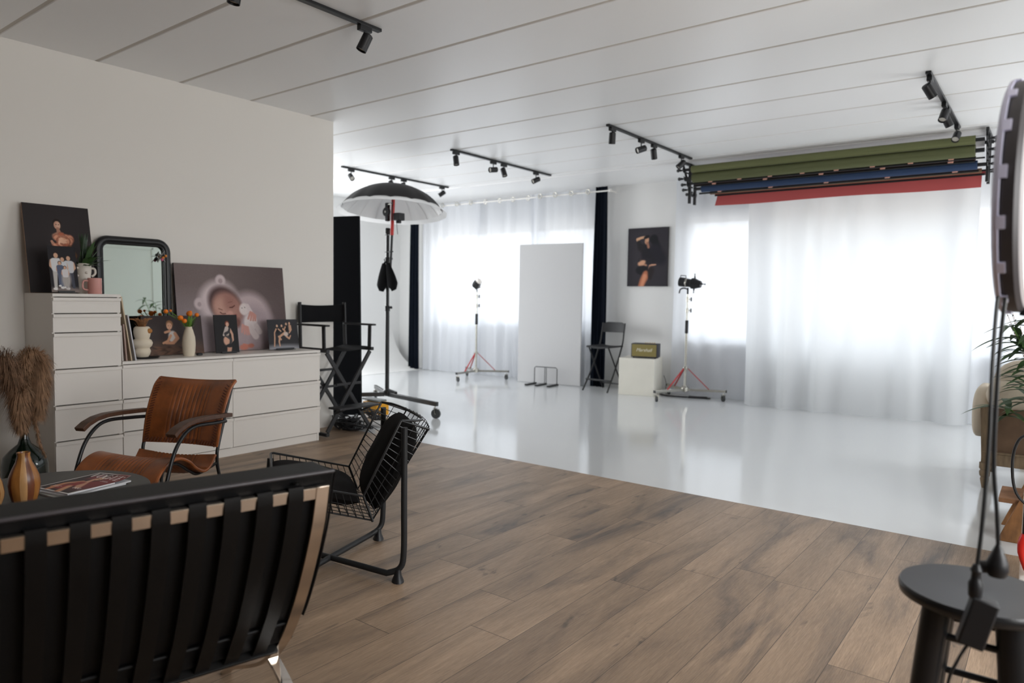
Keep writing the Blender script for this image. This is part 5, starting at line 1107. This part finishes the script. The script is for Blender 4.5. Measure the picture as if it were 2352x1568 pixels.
# local: x across (right post at +x), front = -y
hb = 0.292; PT = 0.70
for s in (-1, 1):
    mb = MB(); X = s*hb
    mb.tube(spline([(X, 0.018, 0.68), (X, 0.018, 0.35), (X, 0.018, 0.13), (X*0.985, 0.002, 0.06), (X*0.9, -0.05, 0.034)], 5)[:]+spline([(X*0.9, -0.05, 0.034), (0, -0.27, 0.034), (-X*0.9, -0.50, 0.034), (-X, -0.545, 0.06), (-X, -0.555, 0.12), (-X, -0.53, 0.45)], 5)[1:], 0.0135, 12)
    mb.build('leg_tube', M_blackm, t)
    MB().lathe([(0.030, 0), (0.028, 0.008), (0.018, 0.03), (0.015, 0.056)], (X*0.975, -0.006, 0.0), 14, sc=(1.2, 0.9)).build('foot_pad', M_plast, t)
    MB().lathe([(0.030, 0), (0.028, 0.008), (0.018, 0.03), (0.015, 0.056)], (X*0.975, -0.538, 0.0), 14, sc=(1.2, 0.9)).build('foot_pad', M_plast, t)
# basket: side rims (y, z), shell lies outside them
A_, B_, C_ = (0.006, 0.708), (-0.155, 0.389), (-0.515, 0.478)
A2, B2, C2 = (0.13, 0.665), (-0.115, 0.275), (-0.515, 0.385)
mb = MB()
for s in (-1, 1):
    X = s*(hb-0.012)
    mb.tube([(X, *A2), (X, *A_), (X, *B_), (X, *C_), (X, *C2)], 0.0058, 8)
    mb.tube([(X, *B_), (X, *B2)], 0.0058, 8); mb.tube([(X*0.93, *A2), (X*0.93, *B2), (X*0.93, *C2)], 0.004, 8)
def rear(u): return 0.035*math.sin(math.pi*u)
mb.tube([((hb-0.012)*(1-2*u), A_[0]*(1-math.sin(math.pi*u)**0.5)+(A2[0]+0.02*math.sin(math.pi*u))*math.sin(math.pi*u)**0.5, A_[1]-0.035*math.sin(math.pi*u)) for u in np.linspace(0, 1, 25)], 0.0058, 8)
mb.tube([(-(hb-0.012), *C_), (-(hb-0.012)*0.96, C_[0]-0.012, C_[1]), ((hb-0.012)*0.96, C_[0]-0.012, C_[1]), ((hb-0.012), *C_)], 0.0058, 8)
mb.build('rim', M_black, t)
mb = MB(); lx = hb-0.014
def lerp(a, b, f): return (a[0]*(1-f)+b[0]*f, a[1]*(1-f)+b[1]*f)
for s in (-1, 1):
    n = 14
    for k in range(1, n): p = lerp(A_, B_, k/n); q = lerp(A2, B2, k/n); mb.tube([(s*lx, *p), (s*lx*0.97, *q)], 0.002, 5)
    n = 12
    for k in range(1, n): p = lerp(B_, C_, k/n); q = lerp(B2, C2, k/n); mb.tube([(s*lx, *p), (s*lx*0.97, *q)], 0.002, 5)
    for f in (0.5,): mb.tube([(s*lx*0.98, *lerp(A_, A2, f)), (s*lx*0.98, *lerp(B_, B2, f)), (s*lx*0.98, *lerp(C_, C2, f))], 0.002, 5)
n = 9
for k in range(n+1):
    x = -lx*0.97+2*lx*0.97*k/n; b = rear(k/n); mb.tube([(x, A2[0]+b*0.6, A2[1]+0.015), (x, A2[0]+b, A2[1]), (x, (A2[0]+B2[0])/2+b, (A2[1]+B2[1])/2), (x, B2[0]+b, B2[1]-b*0.5), (x, C2[0], C2[1])], 0.002, 5)
for k in range(0, 15):
    p = lerp(A2, B2, k/14); mb.tube([(lx*0.97*(1-2*u), p[0]+rear(u), p[1]-rear(u)*0.3) for u in np.linspace(0, 1, 9)], 0.002, 5)
for k in range(0, 13):
    p = lerp(B2, C2, k/12); mb.tube([(lx*0.97*(1-2*u), p[0], p[1]-rear(u)*0.5*(1-k/12)) for u in np.linspace(0, 1, 9)], 0.002, 5)
n = 8
mb.build('wire_mesh', M_black, t)
def pillow(name, cx, w_, h_, th_, M):
    mb = MB(); mb.M = M
    def f(sg):
        def g(u, v):
            a = 2*u-1; b = 2*v-1; e = (max(0, (1-abs(a)**3.2))*max(0, (1-abs(b)**3.2)))**0.55
            wob = 0.006*mnoise.noise(Vector((a*2.2, b*2.2, sg)))
            return (a*w_/2*(1-0.05*b*b), b*h_/2*(1-0.05*a*a), sg*(th_/2*e+wob*e))
        return g
    mb.grid(f(1), 26, 26); mb.grid(f(-1), 26, 26); o = mb.build(name, M_felt, None, ang=180); return o
ab = math.atan2(A_[1]-B_[1], A_[0]-B_[0])
o = pillow('back_pillow', 0, 0.44, 0.43, 0.15, Matrix.Translation((-2.465, 2.268, 0)) @ Matrix.Rotation(math.atan2(-0.548, 0.836), 4, 'Z') @ Matrix.Translation((-0.02, -0.005, 0.48)) @ Matrix.Rotation(ab+0.02, 4, 'X'))
tag(o, 'black pillow leaning against the back of the wire armchair', 'pillow')
mc = math.atan2(C2[1]-B2[1], C2[0]-B2[0])
o = pillow('seat_pillow', 0, 0.47, 0.40, 0.11, Matrix.Translation((-2.465, 2.268, 0)) @ Matrix.Rotation(math.atan2(-0.548, 0.836), 4, 'Z') @ Matrix.Translation((0, -0.345, 0.396)) @ Matrix.Rotation(mc-math.pi, 4, 'X'))
tag(o, 'black seat cushion lying in the wire armchair', 'cushion')

# ------------------------------------------------------------------ right foreground: stool, ring light
t = thing('round_stool', 'round black wooden stool in the right foreground', 'stool', (-0.11, 1.84, 0))
MB().lathe([(0, 0.592), (0.138, 0.592), (0.151, 0.598), (0.153, 0.612), (0.149, 0.62), (0.10, 0.6185), (0, 0.617)], seg=64).build('seat', mat('black_lacquer', (27, 27, 29), 0.3, spec=0.5), t, ang=60)
legs = []
for k in range(4):
    a = R((218, 320, 42, 140)[k]); top = Vector((0.085*math.cos(a), 0.085*math.sin(a), 0.594)); bot = Vector((0.150*math.cos(a), 0.150*math.sin(a), 0.0)); legs.append((top, bot))
    MB().tube([bot, bot.lerp(top, 0.5), top], [0.018, 0.027, 0.029], 18).build('leg', mat('black_lacquer'), t)
for k, z in enumerate((0.52, 0.49, 0.52, 0.49)):
    for zz in (z, z-0.13):
        (t1, b1), (t2, b2) = legs[k], legs[(k+1) % 4]; f = zz/0.594; MB().cyl(b1.lerp(t1, f), b2.lerp(t2, f), 0.008, 12).build('rung', mat('black_lacquer'), t)
t = thing('ring_light', 'large ring light seen edge-on at the right edge of the photo', 'ring light', (0.13, 1.79, 0))
cc = Vector((-0.216, 0.004, 1.463)); axv = Vector((-0.9987, 0.05, 0.0)).normalized(); q = axv.to_track_quat('Z', 'Y').to_matrix().to_4x4()
K = Matrix.Translation(cc) @ q; Ro, Ri = 0.232, 0.150
mb = MB(); mb.M = K; mb.lathe([(Ro-0.004, -0.004), (Ro, -0.008), (Ro, -0.026), (Ro-0.008, -0.034), (Ri+0.006, -0.034), (Ri, -0.026), (Ri, -0.008)], seg=96); mb.build('housing', mat('ring_plastic', (56, 52, 54), 0.5), t)
mb = MB(); mb.M = K; mb.lathe([(Ro-0.002, -0.004), (Ro+0.0035, -0.003), (Ro+0.0025, 0.004), (Ro-0.01, 0.009), (Ri+0.01, 0.009), (Ri-0.002, 0.004), (Ri, -0.006)], seg=96)
for k in range(16):
    a = 2*math.pi*k/16+0.1; K2 = mb.M; mb.M = K2 @ Matrix.Rotation(a, 4, 'Z'); mb.box((Ro-0.001, -0.012, -0.014), (Ro+0.0035, 0.012, 0.0)); mb.M = K2
mb.build('diffuser', mat('ring_diffuser', (206, 204, 226), 0.4), t)
mb = MB(); mb.M = K; mb.lathe([(Ro-0.010, -0.034), (Ro-0.014, -0.040), (Ro-0.050, -0.042), (Ro-0.056, -0.034)], seg=96); mb.build('inner_ring', mat('ring_silver', (206, 202, 204), 0.4), t)
mb = MB(); mb.cyl((0.0, 0.0, 0.30), (0.0, 0.0, 1.215), 0.011, 14).beam((0.0, 0, 1.20), (-0.19, 0.0, 1.235), 0.016, 0.02).build('pole', M_black, t)
for k in range(3):
    a = 1.0*k-1.0; MB().tube([(0.012*math.cos(a), 0.012*math.sin(a), 0.45), (0.35*math.cos(a), 0.35*math.sin(a), 0.012)], 0.008, 10).build('leg', M_black, t)
t = thing('power_adapter', 'black power adapter hanging on its cable in front of the round stool', 'power adapter', (-0.094, 1.625, 0.628), R(12))
MB().cbox((0, 0, 0), (0.046, 0.034, 0.098), Matrix.Rotation(R(14), 3, 'Y')).build('brick', M_plast, t, bevel=0.004)
mb = MB(); mb.lathe([(0.006, -0.01), (0.012, 0), (0.013, 0.025), (0.009, 0.032), (0.008, 0.045), (0.011, 0.05), (0.006, 0.062)], (-0.006, 0, 0.052), 14); mb.build('plug', M_plast, t)
MB().tube(spline([(-0.006, 0, 0.10), (0.001, 0.008, 0.20), (0.006, 0.02, 0.36), (0.006, 0.03, 0.50), (0.010, 0.045, 0.62), (0.018, 0.055, 0.66)], 6), 0.0038, 8).build('cable', M_black, t)
MB().tube(spline([(-0.012, 0, -0.045), (-0.03, -0.01, -0.08), (-0.045, -0.01, -0.14), (-0.04, 0.02, -0.30), (0.0, 0.03, -0.62)], 6), 0.003, 8).build('cord', M_black, t)
t = thing('hanging_plug', 'black mains plug hanging beside the ring light cable above the stool', 'plug', (-0.068, 1.645, 0.738))
mb = MB(); mb.lathe([(0.004, 0.045), (0.010, 0.03), (0.018, 0.01), (0.02, -0.005), (0.015, -0.018), (0, -0.018)], seg=16).cyl((0, 0, 0.0), (-0.028, 0, -0.006), 0.012, 14).build('plug', M_plast, t)
MB().tube(spline([(0, 0, 0.04), (-0.006, 0.003, 0.11), (-0.015, 0.005, 0.20), (-0.017, 0.01, 0.34), (-0.016, 0.02, 0.45), (-0.012, 0.035, 0.545)], 6), 0.0038, 8).build('cable', M_black, t)
t = thing('tube_stand', 'grey steel tube stand on the floor behind the round stool', 'stand', (-0.05, 2.10, 0))
MB().tube(spline([(0.0, 0, 0.52), (0.0, 0, 0.30), (0.0, 0, 0.06), (0.02, 0, 0.014), (0.06, 0, 0.012), (0.28, 0, 0.012)], 5), 0.011, 12).build('tube', M_steel, t)
MB().tube(spline([(0.035, 0.03, 0.52), (0.035, 0.03, 0.30), (0.035, 0.03, 0.06), (0.05, 0.03, 0.014), (0.28, 0.03, 0.012)], 5), 0.009, 12).build('tube', M_steel, t)
MB().box((-0.03, -0.012, 0.50), (0.05, 0.05, 0.53)).build('clamp', M_chrome, t, bevel=0.004)

# ------------------------------------------------------------------ right background: armchair, palm, ladder
t = thing('tufted_armchair', 'cream tufted armchair with open wooden back and turned legs', 'armchair', (-0.36, 5.78, 0))
wd = mat('weathered_wood', (122, 104, 82), 0.7, var=0.25, vscale=14, stretch=(3, 3, 0.6)); wd2 = mat('brown_backing', (104, 82, 64), 0.8, var=0.2, vscale=8)
MB().beam((0.02, 0.02, 0.17), (0.0, -0.02, 0.56), 0.045, 0.045, (1, 0, 0)).build('frame_post', wd, t, bevel=0.004); MB().beam((0.70, 0.02, 0.17), (0.72, -0.02, 0.56), 0.045, 0.045, (1, 0, 0)).build('frame_post', wd, t, bevel=0.004)
MB().box((-0.005, -0.005, 0.16), (0.72, 0.03, 0.245)).box((0, -0.012, 0.24), (0.72, 0.03, 0.255)).build('rail', wd, t, bevel=0.004)
MB().box((0.0, 0.02, 0.20), (0.035, 0.62, 0.27)).box((0.69, 0.02, 0.20), (0.72, 0.62, 0.27)).build('side_rail', wd, t, bevel=0.004)
MB().box((0.03, 0.012, 0.22), (0.69, 0.03, 0.56)).build('back_panel', wd2, t, smooth=False)
def roll_(u, v):
    a = 2*math.pi*v; x = 0.0+0.755*u; e = min(1, min(u, 1-u)*16)**0.5; tu = 1-0.10*abs(math.sin(u*math.pi*6))
    return (x, 0.02+0.085*math.cos(a)*e*tu, 0.645+0.10*math.sin(a)*e*(1-0.06*abs(math.sin(u*math.pi*6))))
mb = MB(); mb.grid(roll_, 72, 20); mb.build('back_roll', M_beige, t, ang=180)
MB().cushion((0.36, 0.34, 0.36), (0.70, 0.62, 0.2)).build('seat_cushion', M_beige, t)
MB().cushion((0.36, 0.13, 0.64), (0.68, 0.22, 0.50), 0.5).build('back_cushion', M_beige, t)
for x in (-0.02, 0.74): MB().cushion((x+0.0, 0.33, 0.50), (0.12, 0.66, 0.36), 0.5).build('arm_cushion', M_beige, t)
for x, y in ((0.02, 0.0), (0.70, 0.0), (0.03, 0.6), (0.69, 0.6)):
    MB().lathe([(0.014, 0), (0.018, 0.02), (0.026, 0.06), (0.022, 0.075), (0.030, 0.085), (0.033, 0.11), (0.026, 0.125), (0.034, 0.135), (0.034, 0.175), (0.02, 0.175)], (x, y, 0), 20).build('leg', wd, t)
t = thing('bamboo_palm', 'potted palm with narrow green leaves in front of the cream armchair', 'potted plant', (0.03, 5.28, 0))
MB().lathe([(0, 0), (0.10, 0), (0.13, 0.22), (0.135, 0.25), (0.12, 0.25), (0.115, 0.2), (0, 0.2)], seg=28).build('pot', mat('white_pot', (214, 212, 206), 0.6), t)
rn = random.Random(17); mbs = MB(); mbl = MB()
for k in range(15):
    a = rn.uniform(2.0, 4.3) if k < 11 else rn.uniform(0, 6.28); hgt = 0.42+0.055*k; d = rn.uniform(0.12, 0.26)
    P = spline([(0, 0, 0.2), (0.03*math.cos(a), 0.03*math.sin(a), 0.2+hgt*0.5), (d*math.cos(a), d*math.sin(a), 0.2+hgt)], 5); mbs.tube(P, 0.004, 6)
    for j in range(7):
        b = a+(j-3)*0.5+rn.uniform(-.15, .15); q = P[-1-(j % 3)]; ln = rn.uniform(0.14, 0.26)
        leaf(mbl, q, q+Vector((ln*math.cos(b), ln*math.sin(b), rn.uniform(-0.02, 0.16))), rn.uniform(0.017, 0.027), droop=ln*0.45, n=8)
mbs.build('stems', M_stemg, t); mbl.build('leaves', M_leaf, t)
t = thing('twig_plant', 'thin branches with tiny dark leaves standing behind the palm', 'plant', (-0.1, 6.62, 0))
MB().lathe([(0, 0), (0.07, 0), (0.09, 0.2), (0.05, 0.34), (0.04, 0.34), (0.04, 0.1), (0, 0.1)], seg=24).build('vase', M_creamw, t)
mbs = MB(); mbl = MB()
for k in range(14):
    a = rn.uniform(0, 6.28); P = spline([(0, 0, 0.3), (0.05*math.cos(a), 0.05*math.sin(a), 0.75), (rn.uniform(.05, .25)*math.cos(a), rn.uniform(.05, .22)*math.sin(a), rn.uniform(0.98, 1.22))], 7); mbs.tube(P, 0.002, 5)
    for q in P[6:]:
        for j in range(3): b = rn.uniform(0, 6.28); leaf(mbl, q, q+Vector((0.035*math.cos(b), 0.035*math.sin(b), rn.uniform(-.02, .03))), 0.006, n=3)
mbs.build('twigs', M_dry, t); mbl.build('leaves', M_leafd, t)
t = thing('wooden_step_ladder', 'rustic wooden step ladder leaning by the white doorway post', 'ladder', (-0.15, 4.52, 0))
ow = mat('old_oak', (128, 88, 52), 0.6, var=0.55, vscale=9, stretch=(2, 2, 0.7))
for x0, y in ((0.0, 0.0), (0.0, 0.34)):
    MB().prism([(x0-0.045, 0), (x0+0.055, 0), (x0+0.38, 0.90), (x0+0.30, 0.90)], y, y+0.028, 'y').build('side_board', ow, t, smooth=False, bevel=0.003)
for z, x in ((0.20, -0.05), (0.45, 0.05), (0.7, 0.15)): MB().box((x, 0.028, z), (x+0.2, 0.34, z+0.025)).build('step', mat('oak_step', (140, 100, 70), 0.55, var=0.25, vscale=12), t, smooth=False, bevel=0.003)
t = thing('red_grip_clamp', 'red-handled black clamp hanging on the white doorway post', 'clamp', (-0.074, 3.84, 0.26))
MB().tube(spline([(0.015, 0, -0.02), (0.0, -0.01, -0.09), (0.015, -0.01, -0.16), (0.03, 0, -0.2)], 5), [0.014, 0.018, 0.02, 0.02, 0.018, 0.016, 0.016, 0.014, 0.014, 0.013, 0.012, 0.012, 0.011, 0.01, 0.009, 0.008], 12).build('grip', M_red, t)
MB().box((0.0, -0.02, -0.02), (0.05, 0.018, 0.12)).build('jaw', M_plast, t, bevel=0.004)
MB().tube(spline([(0.05, -0.02, 0.08), (-0.03, -0.03, 0.16), (-0.05, -0.03, 0.30), (-0.03, -0.03, 0.40), (0.02, -0.02, 0.43)], 6), 0.006, 8).build('cord', M_black, t)
